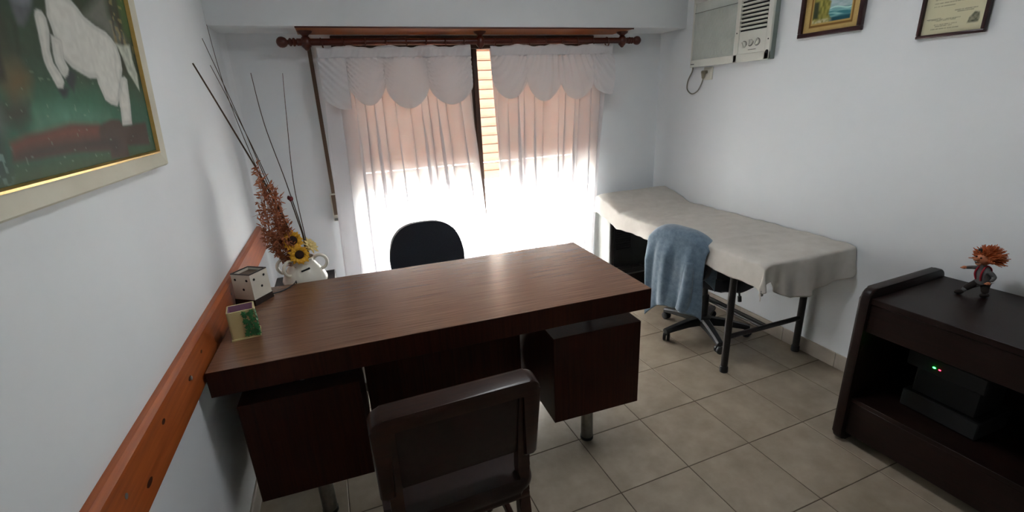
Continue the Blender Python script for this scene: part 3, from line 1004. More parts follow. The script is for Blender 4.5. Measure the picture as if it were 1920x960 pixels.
# body (one continuous figure): pelvis, chest, neck, arms, legs
bn = [((0, 0, 0.062), 0.017), ((0, 0.004, 0.085), 0.020), ((0, 0.006, 0.108), 0.017), ((0, 0.010, 0.120), 0.009), ((0, 0.014, 0.132), 0.010),
      ((0.022, 0.006, 0.108), 0.009), ((0.036, 0.024, 0.104), 0.007), ((0.030, 0.048, 0.106), 0.006),
      ((-0.022, 0.006, 0.106), 0.009), ((-0.040, -0.004, 0.090), 0.007), ((-0.040, 0.010, 0.072), 0.006),
      ((0.012, 0.004, 0.050), 0.013), ((0.018, 0.030, 0.032), 0.010), ((0.020, 0.046, 0.012), 0.009),
      ((-0.012, -0.004, 0.048), 0.013), ((-0.016, -0.002, 0.026), 0.010), ((-0.017, -0.012, 0.010), 0.009)]
be = [(0, 1), (1, 2), (2, 3), (3, 4), (2, 5), (5, 6), (6, 7), (2, 8), (8, 9), (9, 10), (0, 11), (11, 12), (12, 13), (0, 14), (14, 15), (15, 16)]
skin_obj('body', bn, be, M_shirt, dl)
# trousers over the legs
tn = [((0, 0, 0.066), 0.0195), ((0.012, 0.004, 0.050), 0.0155), ((0.018, 0.030, 0.032), 0.0125), ((0.0195, 0.042, 0.018), 0.0115), ((-0.012, -0.004, 0.048), 0.0155), ((-0.016, -0.002, 0.026), 0.0125), ((-0.0165, -0.009, 0.016), 0.0115)]
skin_obj('trousers', tn, [(0, 1), (1, 2), (2, 3), (0, 4), (4, 5), (5, 6)], M_trouser, dl)
for (x, y, s) in ((0.021, 0.056, 1), (-0.018, -0.004, 1)):
    MB().ball((x, y, 0.0088), 0.0088, 12, 8, (1.1, 2.0, 1.0)).build('shoe', M_trouser, dl)
for (x, y, z) in ((0.029, 0.054, 0.107), (-0.040, 0.016, 0.066)):
    hb = MB().ball((x, y, z), 0.0075, 10, 8, (0.9, 1.1, 0.8))
    for q in range(4):
        hb.tube([(x - 0.004 + 0.0027 * q, y + 0.004, z), (x - 0.005 + 0.0033 * q, y + 0.012 - abs(q - 1.5) * 0.001, z - 0.002)], [0.0016, 0.0012], 6)
    hb.tube([(x - 0.005, y, z), (x - 0.011, y + 0.005, z + 0.001)], [0.0018, 0.0013], 6)
    hb.build('hand', M_skin, dl)
hd = MB().ball((0, 0.016, 0.150), 0.024, 18, 14, (0.95, 1.0, 1.0))
hd.ball((0, 0.043, 0.149), 0.0085, 12, 8, (0.9, 1.5, 0.8))          # long nose
hd.ball((0.024, 0.014, 0.148), 0.006, 8, 6, (0.5, 0.9, 1.2)).ball((-0.024, 0.014, 0.148), 0.006, 8, 6, (0.5, 0.9, 1.2))
hd.ball((0, 0.034, 0.132), 0.010, 12, 8, (1.1, 0.8, 0.7))
head = hd.build('head', M_skin, dl)
MB().ball((0.009, 0.038, 0.157), 0.0032, 8, 6).ball((-0.009, 0.038, 0.157), 0.0032, 8, 6).build('eyes', M_dark, head)
MB().tube(catmull([(-0.009, 0.0395, 0.1375), (0, 0.0435, 0.1355), (0.009, 0.0395, 0.1375)], 4), 0.0016, 6).build('mouth', M_brown, head)
hr = MB()
rh = random.Random(2)
for k in range(620):
    a = rh.uniform(0, 2 * PI)
    zz = rh.uniform(-0.35, 1.0)
    rad_ = math.sqrt(max(0, 1 - zz * zz))
    d = V((rad_ * math.cos(a), rad_ * math.sin(a), zz))
    if d.y > 0.40 and d.z < 0.62: continue
    p = V((0, 0.014, 0.152)) + d * 0.022
    L = rh.uniform(0.020, 0.029) * (1.1 if d.y < 0 else 0.75)
    bend = V((rh.uniform(-1, 1), rh.uniform(-1.2, 0.4), rh.uniform(-0.5, 0.7))) * 0.012
    hr.tube([p, p + d * L * 0.5 + bend * 0.4, p + d * L + bend], [0.0030, 0.0026, 0.0014], 4)
ho = hr.build('hair', M_hair, dl, smooth=60)
ho['kind'] = 'stuff'
MB().lathe([(0.010, 0), (0.010, 0.002), (0.006, 0.003), (0.0055, 0.010), (0.002, 0.012)], 14, Matrix.Translation((0.008, 0.030, 0.178)) @ Matrix.Rotation(-0.4, 4, 'X')).build('cap', M_hat, dl)
for sx in (-1, 1):
    br = catmull([(0.010 * sx, 0.018, 0.066), (0.013 * sx, 0.0245, 0.088), (0.012 * sx, 0.021, 0.108), (0.010 * sx, 0.008, 0.124), (0.009 * sx, -0.010, 0.112), (0.006 * sx, -0.0165, 0.085), (0.004 * sx, -0.018, 0.066)], 5)
    MB().tube(br, 0.0032, 6).build('brace', M_red, dl)


# ------------------------------------------------------------------ window air conditioner
AX = 2.845
AY0, AY1, AZ0, AZ1 = -0.395, -1.029, 1.628, 2.045
ac = thing('air_conditioner', 'aged white through-wall air conditioner with ribbed grille high on right wall', 'air conditioner', (2.87, -0.71, 1.63))
MB().bx((AX + 0.014, AY1 + 0.002, AZ0 + 0.002), (W - 0.0005, AY0 - 0.002, AZ1 - 0.002), 0.002, 1).build('steel_case', M_acd, ac, world=True)
fc = MB()
# face made as a frame around the grille recess and the right-hand bay
fc.bx((AX, AY1, AZ0), (AX + 0.016, AY0, AZ0 + 0.045), 0.004, 2)
fc.bx((AX, AY1, AZ1 - 0.03), (AX + 0.016, AY0, AZ1), 0.004, 2)
fc.bx((AX, AY0 - 0.012, AZ0), (AX + 0.016, AY0, AZ1), 0.004, 2)
fc.bx((AX, AY1, AZ0), (AX + 0.016, AY1 + 0.035, AZ1), 0.004, 2)
fc.bx((AX, -0.800, AZ0), (AX + 0.016, -0.768, AZ1), 0.004, 2)
fc.bx((AX + 0.006, AY1 + 0.03, 1.672), (AX + 0.016, -0.79, 1.795), 0.002, 1)
fc.build('face_frame', M_ac, ac, world=True)
gr = MB()
gr.bx((AX + 0.010, -0.770, AZ0 + 0.04), (AX + 0.016, AY0 - 0.01, AZ1 - 0.02))
n = 46
for k in range(n):
    y = AY0 - 0.014 - (0.770 - 0.409) * (k + 0.5) / n
    gr.bx((AX + 0.004, y - 0.0026, AZ0 + 0.046), (AX + 0.0105, y + 0.0026, 1.955))
gi = gr.build('ribbed_grille', M_acgrille, ac, smooth=0, world=True)
MB().bx((AX + 0.0035, -0.768, 1.955), (AX + 0.006, AY0 - 0.012, 1.958)).build('seam', M_knobring, ac, world=True)
MB().bx((AX + 0.013, AY1 + 0.034, 1.795), (AX + 0.0155, -0.799, AZ1 - 0.02)).build('outlet_recess', M_dark, ac, world=True)
for k in range(10):
    z = 1.806 + k * 0.0215
    MB().box((AX + 0.006, -0.8965, z + 0.004), (0.014, 0.190, 0.0055), Matrix.Rotation(0.45, 3, 'Y')).build('louver', M_ac, ac, world=True)
Mk_ = Matrix.Rotation(-PI / 2, 4, 'Y')
for k, (y, z) in enumerate(((-0.842, 1.722), (-0.888, 1.730), (-0.935, 1.729))):
    kn = MB().lathe([(0.017, 0.0), (0.017, 0.007), (0.0155, 0.010), (0.004, 0.010)], 20, Matrix.Translation((AX + 0.006, y, z)) @ Mk_)
    kn.box((AX - 0.008, y, z), (0.008, 0.005, 0.028), Matrix.Rotation(0.5 * (k - 1), 3, 'X'))
    ko = kn.build('knob', M_ac, ac, world=True)
    ar = [V((AX + 0.005, y + 0.0195 * math.cos(a), z + 0.0195 * math.sin(a))) for a in [(-0.3 + (PI + 0.6) * q / 14) + (0.0, PI, PI * 0.6)[k] for q in range(15)]]
    MB().tube(ar, 0.0016, 5).build('dial_mark', M_knobring, ko, world=True)
MB().bx((AX + 0.0045, -0.93, 1.690), (AX + 0.0065, -0.875, 1.693)).build('printed_line', M_knobring, ac, world=True)
MB().bx((AX - 0.001, AY0 - 0.040, AZ0 + 0.016), (AX + 0.002, AY0 - 0.008, AZ0 + 0.022)).build('badge', M_knobring, ac, world=True)
MB().lathe([(0.010, 0), (0.010, 0.003)], 14, Matrix.Translation((AX + 0.001, AY1 + 0.014, AZ0 + 0.042)) @ Mk_).build('hole', M_dark, ac, world=True)
for y, z in ((AY1 + 0.014, 1.735), (-0.785, 1.79)):
    MB().lathe([(0.004, 0), (0.004, 0.002)], 10, Matrix.Translation((AX + 0.001, y, z)) @ Mk_).build('screw', M_dark, ac, world=True)
MB().tube(catmull([(2.868, -0.400, 1.630), (2.868, -0.395, 1.600), (2.875, -0.352, 1.545), (2.880, -0.345, 1.490), (2.882, -0.392, 1.458), (2.880, -0.448, 1.476), (2.872, -0.490, 1.520), (2.868, -0.508, 1.560)], 8), 0.0042, 8).build('power_cord', M_cable, ac, world=True)
MB().tube([(2.866, -0.507, 1.553), (2.864, -0.510, 1.575), (2.864, -0.512, 1.588)], [0.008, 0.013, 0.016], 12).box((2.870, -0.511, 1.592), (0.026, 0.040, 0.020), None, 0.006, 2).build('plug', M_plug, ac, world=True)
wo = thing('wall_outlet', 'cream wall outlet with plug under the air conditioner', 'outlet', (2.89, -0.525, 1.58))
MB().bx((2.887, -0.565, 1.543), (2.8945, -0.485, 1.622), 0.003, 2).build('cover_plate', M_plate, wo, world=True)
MB().bx((2.884, -0.545, 1.556), (2.8875, -0.505, 1.608), 0.002, 1).build('socket_insert', M_plate, wo, world=True)


# ------------------------------------------------------------------ printed pictures
def sd_poly(P, X, Y):
    """signed distance to a polygon (negative inside)"""
    P = np.array(P, float)
    d = np.full(X.shape, 1e9)
    inside = np.zeros(X.shape, bool)
    n = len(P)
    for i in range(n):
        a, b = P[i], P[(i + 1) % n]
        e = b - a
        wx, wy = X - a[0], Y - a[1]
        t = np.clip((wx * e[0] + wy * e[1]) / (e @ e + 1e-12), 0, 1)
        d = np.minimum(d, (wx - e[0] * t) ** 2 + (wy - e[1] * t) ** 2)
        c = ((a[1] <= Y) & (b[1] > Y)) | ((b[1] <= Y) & (a[1] > Y))
        with np.errstate(divide='ignore', invalid='ignore'):
            xi = a[0] + (Y - a[1]) / (b[1] - a[1] + 1e-15) * e[0]
        inside ^= c & (X < xi)
    d = np.sqrt(d)
    return np.where(inside, -d, d)


def vnoise(X, Y, sx, sy, seed):
    r = np.random.RandomState(seed)
    T = r.rand(64, 64)
    x, y = X * sx, Y * sy
    xi, yi = np.floor(x).astype(int), np.floor(y).astype(int)
    fx, fy = x - xi, y - yi
    fx = fx * fx * (3 - 2 * fx); fy = fy * fy * (3 - 2 * fy)
    g_ = lambda a, b: T[a % 64, b % 64]
    return (g_(xi, yi) * (1 - fx) + g_(xi + 1, yi) * fx) * (1 - fy) + (g_(xi, yi + 1) * (1 - fx) + g_(xi + 1, yi + 1) * fx) * fy


def paint(C, mask, col):
    c = np.array(srgb(*col)[:3])
    return C * (1 - mask[..., None]) + c * mask[..., None]


def soft(d, s):
    return np.clip(0.5 - d / s, 0, 1)


def print_grid(name, nu, nv, place, colour, m, parent):
    """grid mesh whose vertices carry the printed colours"""
    U, Vv = np.meshgrid(np.linspace(0, 1, nu), np.linspace(0, 1, nv), indexing='ij')
    C = colour(U, Vv)
    mb = MB()
    mb.grid(lambda u, v: place(u, v), nu, nv)
    o = mb.build(name, m, parent, smooth=0, world=True)
    at = o.data.color_attributes.new('print', 'FLOAT_COLOR', 'POINT')
    buf = np.ones((nu * nv, 4), np.float32)
    buf[:, :3] = np.clip(C.reshape(-1, 3), 0, 1)
    at.data.foreach_set('color', buf.ravel())
    return o


# --- big horse painting on the left wall: u runs along the wall away from the window, v up
LEAN = math.atan(0.055)
PU0, PV0 = -1.509, 1.345
PWD, PHT = 1.12, 0.80          # outer size
hp = thing('horse_painting', 'large oil painting of a white horse jumping a log in a cream frame', 'painting', (0.0, PU0 - PWD / 2, PV0))
Rl = Matrix.Translation((0.003, 0, PV0)) @ Matrix.Rotation(LEAN, 4, 'Y')      # local: x out of the wall, y world y, z up the picture


def PP(u, v, x):
    return Rl @ V((x, PU0 - u, v))


FT = 0.046
prof_ = [(0.0, 0.0), (0.024, 0.0), (0.030, 0.005), (0.0235, FT - 0.008), (0.0235, FT - 0.006), (0.016, FT - 0.006), (0.0, FT - 0.006)]
lipp = [(0.018, FT - 0.0075), (0.0265, FT - 0.0075), (0.0275, FT - 0.003), (0.0195, FT), (0.018, FT)]


def mitred(sec, nm, mm, side):
    def corner(t, x, which):
        a = {'bl': (t, t), 'br': (PWD - t, t), 'tl': (t, PHT - t), 'tr': (PWD - t, PHT - t)}[which]
        return PP(a[0], a[1], x)
    ends = {'bottom': ('bl', 'br'), 'top': ('tr', 'tl'), 'near': ('br', 'tr'), 'far': ('tl', 'bl')}[side]
    mb = MB()
    A = [mb.bm.verts.new(corner(t, x, ends[0])) for x, t in sec]
    B = [mb.bm.verts.new(corner(t, x, ends[1])) for x, t in sec]
    n = len(sec)
    for k in range(n):
        mb.bm.faces.new((A[k], A[(k + 1) % n], B[(k + 1) % n], B[k]))
    mb.bm.faces.new(A); mb.bm.faces.new(B[::-1])
    return mb.build(nm, mm, hp, smooth=0, world=True)


for sd in ('bottom', 'top', 'near', 'far'):
    mitred(prof_, 'frame_bar', M_cream, sd)
    mitred(lipp, 'gilt_lip', M_gold, sd)
bkp = MB()
bkp.poly([PP(0.02, 0.02, 0.012), PP(PWD - 0.02, 0.02, 0.012), PP(PWD - 0.02, PHT - 0.02, 0.012), PP(0.02, PHT - 0.02, 0.012)])
solid(bkp.build('backing_board', M_rimwood, hp, world=True), 0.004)
HP = dict(
    body=[(0.457, 0.36), (0.39, 0.373), (0.354, 0.367), (0.332, 0.357), (0.312, 0.344), (0.264, 0.333), (0.212, 0.327), (0.186, 0.317), (0.165, 0.303), (0.157, 0.279), (0.163, 0.251), (0.18, 0.23), (0.215, 0.187), (0.245, 0.164), (0.278, 0.168), (0.304, 0.177), (0.313, 0.195), (0.32, 0.21), (0.321, 0.222), (0.356, 0.22), (0.391, 0.228), (0.424, 0.236), (0.443, 0.247), (0.459, 0.252), (0.465, 0.306), (0.47, 0.321)],
    hind=[(0.18, 0.23), (0.158, 0.233), (0.146, 0.227), (0.155, 0.194), (0.163, 0.166), (0.18, 0.121), (0.241, 0.12), (0.229, 0.159), (0.231, 0.164), (0.219, 0.192)],
    leg1=[(0.509, 0.322), (0.499, 0.326), (0.485, 0.325), (0.477, 0.316), (0.478, 0.294), (0.494, 0.261), (0.494, 0.238), (0.477, 0.22), (0.472, 0.207), (0.483, 0.196), (0.502, 0.196), (0.51, 0.21), (0.521, 0.229), (0.524, 0.242), (0.52, 0.268), (0.516, 0.298), (0.515, 0.312)],
    leg2=[(0.475, 0.288), (0.442, 0.281), (0.45, 0.25), (0.44, 0.233), (0.449, 0.222), (0.465, 0.215), (0.475, 0.222), (0.485, 0.239), (0.484, 0.256)],
    hoof1=[(0.503, 0.195), (0.48, 0.198), (0.46, 0.195), (0.475, 0.181), (0.49, 0.179), (0.498, 0.187)],
    hoof2=[(0.465, 0.215), (0.439, 0.231), (0.415, 0.224), (0.442, 0.191), (0.455, 0.199)],
    head=[(0.585, 0.338), (0.496, 0.356), (0.522, 0.323), (0.544, 0.304), (0.561, 0.292), (0.576, 0.292), (0.579, 0.306), (0.582, 0.325)],
    tail=[(0.17, 0.308), (0.114, 0.309), (0.072, 0.316), (0.077, 0.28), (0.064, 0.245), (0.074, 0.202), (0.1, 0.225), (0.129, 0.247), (0.142, 0.278), (0.154, 0.296)],
    trunk=[(0.658, 0.304), (0.642, 0.3), (0.647, 0.262), (0.65, 0.227), (0.654, 0.2), (0.675, 0.197), (0.66, 0.244), (0.673, 0.276)],
    trunk2=[(0.591, 0.295), (0.579, 0.289), (0.592, 0.247), (0.603, 0.244), (0.598, 0.268)],
    ochre=[(0.642, 0.217), (0.609, 0.223), (0.591, 0.209), (0.607, 0.185), (0.648, 0.169), (0.663, 0.191)],
    grey=[(0.312, 0.344), (0.199, 0.41), (0.168, 0.416), (0.176, 0.368), (0.079, 0.324), (0.131, 0.308), (0.173, 0.309), (0.22, 0.331)],
    stump=[(0.683, 0.163), (0.651, 0.167), (0.612, 0.166), (0.62, 0.144), (0.659, 0.13), (0.687, 0.141)],
    greyrock=[(0.733, 0.163), (0.694, 0.161), (0.685, 0.145), (0.704, 0.123), (0.75, 0.129)],
    log=[(0.691, 0.105), (0.648, 0.114), (0.569, 0.121), (0.492, 0.129), (0.369, 0.124), (0.302, 0.135), (0.254, 0.133), (0.237, 0.119), (0.081, 0.122), (0.086, 0.064), (0.24, 0.072), (0.244, 0.044), (0.347, 0.051), (0.344, 0.067), (0.499, 0.077), (0.635, 0.077), (0.702, 0.079)],
    logtop=[(0.691, 0.105), (0.648, 0.114), (0.569, 0.121), (0.492, 0.129), (0.369, 0.124), (0.383, 0.1), (0.506, 0.103), (0.622, 0.101), (0.69, 0.095)],
    bush=[(0.752, 0.125), (0.716, 0.119), (0.703, 0.098), (0.709, 0.073), (0.727, 0.052), (0.788, 0.055)],
    teal=[(0.615, 0.164), (0.527, 0.18), (0.338, 0.189), (0.288, 0.164), (0.254, 0.136), (0.406, 0.127), (0.598, 0.126)],
    teal2=[(0.596, 0.148), (0.498, 0.157), (0.308, 0.138), (0.503, 0.129), (0.609, 0.123)],
    ridge=[(0.441, 0.284), (0.443, 0.247)],
)


def col_horse(U, Vv):
    X = 0.038 + U * (PWD - 0.076)
    Y = 0.038 + Vv * (PHT - 0.076)
    C = np.zeros(U.shape + (3,))
    n1 = vnoise(X, Y, 9, 9, 1); n2 = vnoise(X, Y, 40, 14, 2); n3 = vnoise(X, Y, 90, 90, 3)
    C[:] = np.array(srgb(44, 62, 46)[:3])
    C = paint(C, soft(0.36 - n1, 0.5) * 0.7, (62, 58, 42))
    C = paint(C, n2 * 0.45, (58, 84, 60))
    C = paint(C, soft(Y - 0.20, 0.10) * 0.9, (44, 92, 70))          # meadow
    C = paint(C, soft(Y - 0.07, 0.05) * 0.9, (60, 82, 46))
    P = HP
    C = paint(C, soft(sd_poly(P['teal'], X, Y), 0.06) * 0.7, (52, 112, 84))
    C = paint(C, soft(sd_poly(P['teal2'], X, Y), 0.05) * 0.8 * (0.5 + 0.5 * n2), (100, 150, 128))
    C = paint(C, soft(sd_poly(P['ochre'], X, Y), 0.05) * 0.75, (110, 80, 40))
    C = paint(C, soft(sd_poly(P['greyrock'], X, Y), 0.04) * 0.8, (92, 94, 90))
    C = paint(C, soft(sd_poly(P['stump'], X, Y), 0.03) * 0.9, (58, 56, 46))
    C = paint(C, soft(sd_poly(P['trunk'], X, Y), 0.012) * 0.85, (46, 38, 26))
    C = paint(C, soft(sd_poly(P['trunk2'], X, Y), 0.012) * 0.6, (42, 44, 32))
    C = paint(C, soft(sd_poly(P['grey'], X, Y), 0.03) * 0.85, (112, 114, 104))
    up = soft(X - 0.17, 0.03) * soft(0.30 - Y, 0.03)
    C = paint(C, up * (np.sin(X * 150 + Y * 22 + 3 * n1) > 0.55) * 0.6, (58, 46, 30))
    C = paint(C, up * soft(np.abs(X - 0.07) - 0.025, 0.03) * soft(0.33 - Y, 0.04) * 0.8, (72, 100, 50))
    C = paint(C, up * (n3 > 0.74) * 0.4, (170, 150, 96))
    C = paint(C, soft(sd_poly(P['log'], X, Y), 0.010) * 0.95, (70, 52, 42))
    C = paint(C, soft(sd_poly(P['logtop'], X, Y), 0.022) * 0.8, (116, 66, 50))
    C = paint(C, soft(sd_poly(P['log'], X, Y) + 0.012, 0.02) * soft(Y - 0.092, 0.015) * soft(0.28 - X, 0.06) * 0.7, (48, 36, 30))
    C = paint(C, soft(sd_poly(P['bush'], X, Y), 0.03) * 0.85, (40, 66, 58))
    C = paint(C, soft(sd_poly(P['bush'], X, Y), 0.03) * (n3 > 0.62) * 0.6, (128, 160, 150))
    C = paint(C, (vnoise(X, Y, 110, 110, 9) > 0.93) * soft(Y - 0.22, 0.05) * 0.3, (150, 176, 150))
    C = paint(C, soft(sd_poly(P['tail'], X, Y), 0.008) * (0.6 + 0.4 * n3), (190, 196, 182))
    sh = 0.30 * vnoise(X, Y, 11, 8, 6)
    for k in ('head', 'hoof1', 'hoof2'):
        C = paint(C, soft(sd_poly(P[k], X, Y), 0.012), (84, 88, 92) if k == 'head' else (46, 52, 54))
    C = paint(C, soft(sd_poly(P['head'], X, Y) + 0.012, 0.03) * soft(0.335 - Y, 0.03), (168, 172, 176))
    for k in ('body', 'leg2', 'leg1', 'hind'):
        d = sd_poly(P[k], X, Y)
        C = paint(C, soft(d - 0.0025, 0.005) * 0.55, (96, 104, 102))
        m_ = soft(d, 0.005)
        C = paint(C, m_, (206, 206, 198))
        C = paint(C, m_ * sh * 1.4, (164, 166, 160))
        C = paint(C, m_ * soft(np.abs(d + 0.006) - 0.004, 0.008) * 0.45, (150, 156, 152))
    hx = np.abs(X - 0.185 - 0.02 * np.sin((Y - 0.18) * 30)) - 0.004
    C = paint(C, soft(hx, 0.012) * soft(np.abs(Y - 0.235) - 0.05, 0.03) * 0.35, (140, 146, 142))
    C = C * (0.93 + 0.14 * n3[..., None])
    return C


print_grid('canvas', 330, 230, lambda u, v: PP(0.038 + u * (PWD - 0.076), 0.038 + v * (PHT - 0.076), 0.019), col_horse, M_oil, hp)

# --- landscape and certificate on the right wall
def wall_frame(name, label, cat, y0, y1, z0, z1, t, d, mat_fr, slant=0.0):
    """frame on the right wall; y0 (far) > y1 (near)"""
    o = thing(name, label, cat, (W - d / 2, (y0 + y1) / 2, (z0 + z1) / 2))
    x0 = W - d
    for nm, a, b in (('bottom', (y1, z0), (y0, z0 + t)), ('top', (y1, z1 - t), (y0, z1)), ('far', (y0 - t, z0 + t), (y0, z1 - t)), ('near', (y1, z0 + t), (y1 + t, z1 - t))):
        MB().bx((x0, a[0], a[1]), (W - 0.001, b[0], b[1]), 0.003, 2).build('frame_bar', mat_fr, o, world=True)
    return o


lf = wall_frame('framed_picture', 'small framed waterfall and lake picture beside the air conditioner', 'picture', -1.172, -1.500, 1.713, 1.965, 0.021, 0.024, M_framedk)


def col_land(U, Vv):
    X, Y = U, Vv           # X: 0 at far (left in view) .. 1 near, Y up
    C = np.zeros(U.shape + (3,))
    C[:] = np.array(srgb(196, 168, 108)[:3])
    C = paint(C, 0.25 * vnoise(X, Y, 40, 40, 3), (160, 128, 70))
    bx_ = lambda a, b, c, d: np.maximum(np.maximum(a - X, X - b), np.maximum(c - Y, Y - d))
    C = paint(C, soft(bx_(0.115, 0.885, 0.115, 0.885), 0.008), (128, 94, 42))
    C = paint(C, soft(bx_(0.145, 0.855, 0.165, 0.855), 0.008), (186, 156, 92))
    pic = soft(bx_(0.165, 0.835, 0.20, 0.84), 0.012)
    P = np.zeros_like(C); P[:] = np.array(srgb(150, 182, 186)[:3])
    P = paint(P, vnoise(X, Y, 14, 26, 5) * 0.7, (196, 212, 214))
    P = paint(P, soft(Y - 0.46, 0.05), (60, 130, 140))
    P = paint(P, soft(Y - 0.46, 0.05) * np.clip(vnoise(X * 1 + Y * 2, Y, 7, 30, 8) * 1.6 - 0.6, 0, 1), (170, 224, 220))
    P = paint(P, soft(np.abs(Y - 0.46 - 0.03 * np.sin(X * 14)) - 0.012, 0.015), (190, 232, 224))
    P = paint(P, soft(Y - 0.29, 0.06), (30, 84, 96))
    cl = soft(sd_poly([(0.1, 0.1), (0.1, 0.72), (0.34, 0.74), (0.47, 0.62), (0.45, 0.36), (0.50, 0.26), (0.40, 0.1)], X, Y), 0.03)
    P = paint(P, cl, (104, 106, 44))
    P = paint(P, cl * vnoise(X, Y, 30, 14, 9), (168, 160, 82))
    P = paint(P, soft(sd_poly([(0.16, 0.30), (0.16, 0.66), (0.26, 0.66), (0.27, 0.3)], X, Y), 0.05), (66, 74, 52))
    P = paint(P, soft(Y - 0.27, 0.05) * soft(X - 0.5, 0.08) * vnoise(X, Y, 34, 34, 12), (206, 200, 168))
    return C * (1 - pic[..., None]) + P * pic[..., None]


print_grid('print', 110, 90, lambda u, v: V((W - 0.010, -1.190 + (-1.482 + 1.190) * u, 1.731 + (1.947 - 1.731) * v)), col_land, M_print, lf)

cf = wall_frame('framed_certificate', 'framed cream certificate with small grey printed lines, high on the right wall', 'certificate', -1.742, -1.975, 1.642, 1.955, 0.013, 0.022, M_framedk)


def col_cert(U, Vv):
    X, Y = U, Vv
    C = np.zeros(U.shape + (3,))
    C[:] = np.array(srgb(206, 202, 170)[:3])
    rows = [(0.93, 0.2, 0.8), (0.86, 0.12, 0.86), (0.80, 0.14, 0.88), (0.74, 0.14, 0.88), (0.68, 0.14, 0.86), (0.62, 0.14, 0.88), (0.56, 0.14, 0.84), (0.50, 0.14, 0.88), (0.445, 0.14, 0.86), (0.40, 0.14, 0.62), (0.36, 0.14, 0.50),
            (0.285, 0.50, 0.86), (0.265, 0.55, 0.80), (0.19, 0.08, 0.62), (0.175, 0.2, 0.55), (0.125, 0.20, 0.58), (0.105, 0.22, 0.50), (0.07, 0.16, 0.62)]
    for i, (y, a, b) in enumerate(rows):
        ink = soft(np.abs(Y - y) - 0.006, 0.006) * ((X > a) & (X < b))
        tx = 0.35 + 0.65 * (vnoise(X, Y * 0 + i, 90, 1, 20 + i) > 0.36)
        C = paint(C, ink * tx * 0.62, (96, 96, 84))
    C = paint(C, soft(np.abs(Y - 0.20 - 0.02 * X) - 0.003, 0.004) * ((X > 0.06) & (X < 0.30)) * 0.9, (70, 70, 62))
    seal = soft(sd_poly([(0.74, 0.10), (0.76, 0.17), (0.83, 0.235), (0.90, 0.22), (0.92, 0.15), (0.91, 0.10)], X, Y), 0.02)
    C = paint(C, seal * (0.55 + 0.45 * vnoise(X, Y, 50, 50, 4)), (70, 74, 60))
    return C


print_grid('paper', 130, 150, lambda u, v: V((W - 0.009, -1.754 + (-1.963 + 1.754) * u, 1.654 + (1.943 - 1.654) * v)), col_cert, M_print, cf)

# ------------------------------------------------------------------ vase of dried stems behind the desk
pst = thing('plant_stand', 'low dark stand behind the desk holding the cream vase', 'stand', (0.27, -0.84, 0))
MB().bx((0.13, -0.965, 0.672), (0.405, -0.715, 0.690), 0.003, 1).build('top', M_cab, pst, world=True)
for x in (0.15, 0.38):
    for y in (-0.945, -0.735):
        MB().bx((x - 0.012, y - 0.012, 0), (x + 0.012, y + 0.012, 0.673), 0.002, 1).build('leg', M_cab, pst, world=True)
VX, VY, VZ = 0.272, -0.850, 0.690
vase = thing('vase', 'cream ceramic pot with ring handles holding dried stems and sunflowers', 'vase', (VX, VY, VZ))
prof = [(0.088, 0.0), (0.098, 0.006), (0.101, 0.022), (0.092, 0.045), (0.074, 0.075), (0.058, 0.098), (0.052, 0.112), (0.054, 0.120), (0.057, 0.126), (0.052, 0.128), (0.047, 0.118), (0.048, 0.10), (0.066, 0.075), (0.082, 0.04), (0.080, 0.015)]
MB().lathe(prof, 36).build('body', M_ceramic, vase)
for a in (PI + 0.10, -0.12, -PI / 2 - 0.75):
    d = V((math.cos(a), math.sin(a), 0))
    pts = []
    for q in range(22):
        th = 2 * PI * q / 22
        pts.append(d * (0.078 + 0.032 * math.cos(th)) + V((0, 0, 0.096 + 0.034 * math.sin(th))))
    MB().tube(pts, 0.0075, 9, closed=True).build('handle', M_ceramic, vase)
MB().box((0.012, -0.0615, 0.083), (0.040, 0.02, 0.006), Matrix.Rotation(0.25, 3, 'Z') @ Matrix.Rotation(-0.2, 3, 'Y')).build('slot', M_dark, vase)
TOPV = V((VX, VY, VZ + 0.118))


def stem_thing(name, label, cat, pts, r0, r1, group=None):
    t = catmull(pts, 7)
    mb = MB().tube(t, [r0 + (r1 - r0) * i / (len(t) - 1) for i in range(len(t))], 7)
    return mb, t


stems = [('longest bare dark stem leaning left from the vase, thickest of the stems', [(0.275, -0.85, 0.72), (0.262, -0.85, 0.86), (0.200, -0.856, 1.13), (0.118, -0.878, 1.40), (0.034, -0.912, 1.668)], 0.0042, 0.0030),
         ('thin dry stem from the vase whose tip is second from the left', [(0.265, -0.845, 0.72), (0.25, -0.84, 0.86), (0.185, -0.79, 1.18), (0.110, -0.71, 1.50), (0.034, -0.63, 1.790)], 0.0026, 0.0012),
         ('tallest thin dry stem reaching up to the beam from the vase', [(0.26, -0.84, 0.72), (0.24, -0.82, 0.86), (0.155, -0.73, 1.20), (0.075, -0.60, 1.56), (0.034, -0.46, 1.868)], 0.0024, 0.0010),
         ('thin dry stem crossing the two tall ones at the left of the vase', [(0.272, -0.85, 0.72), (0.258, -0.84, 0.86), (0.190, -0.77, 1.18), (0.115, -0.68, 1.44), (0.034, -0.59, 1.685)], 0.0026, 0.0012),
         ('thin dry stem from the vase with a slight kink, second from the right', [(0.285, -0.85, 0.72), (0.30, -0.85, 0.90), (0.272, -0.85, 1.16), (0.232, -0.85, 1.42), (0.220, -0.85, 1.632)], 0.0026, 0.0014),
         ('rightmost thin dry stem from the vase, standing almost upright', [(0.29, -0.85, 0.72), (0.305, -0.85, 0.88), (0.300, -0.85, 1.16), (0.322, -0.85, 1.44), (0.340, -0.85, 1.628)], 0.0024, 0.0010)]
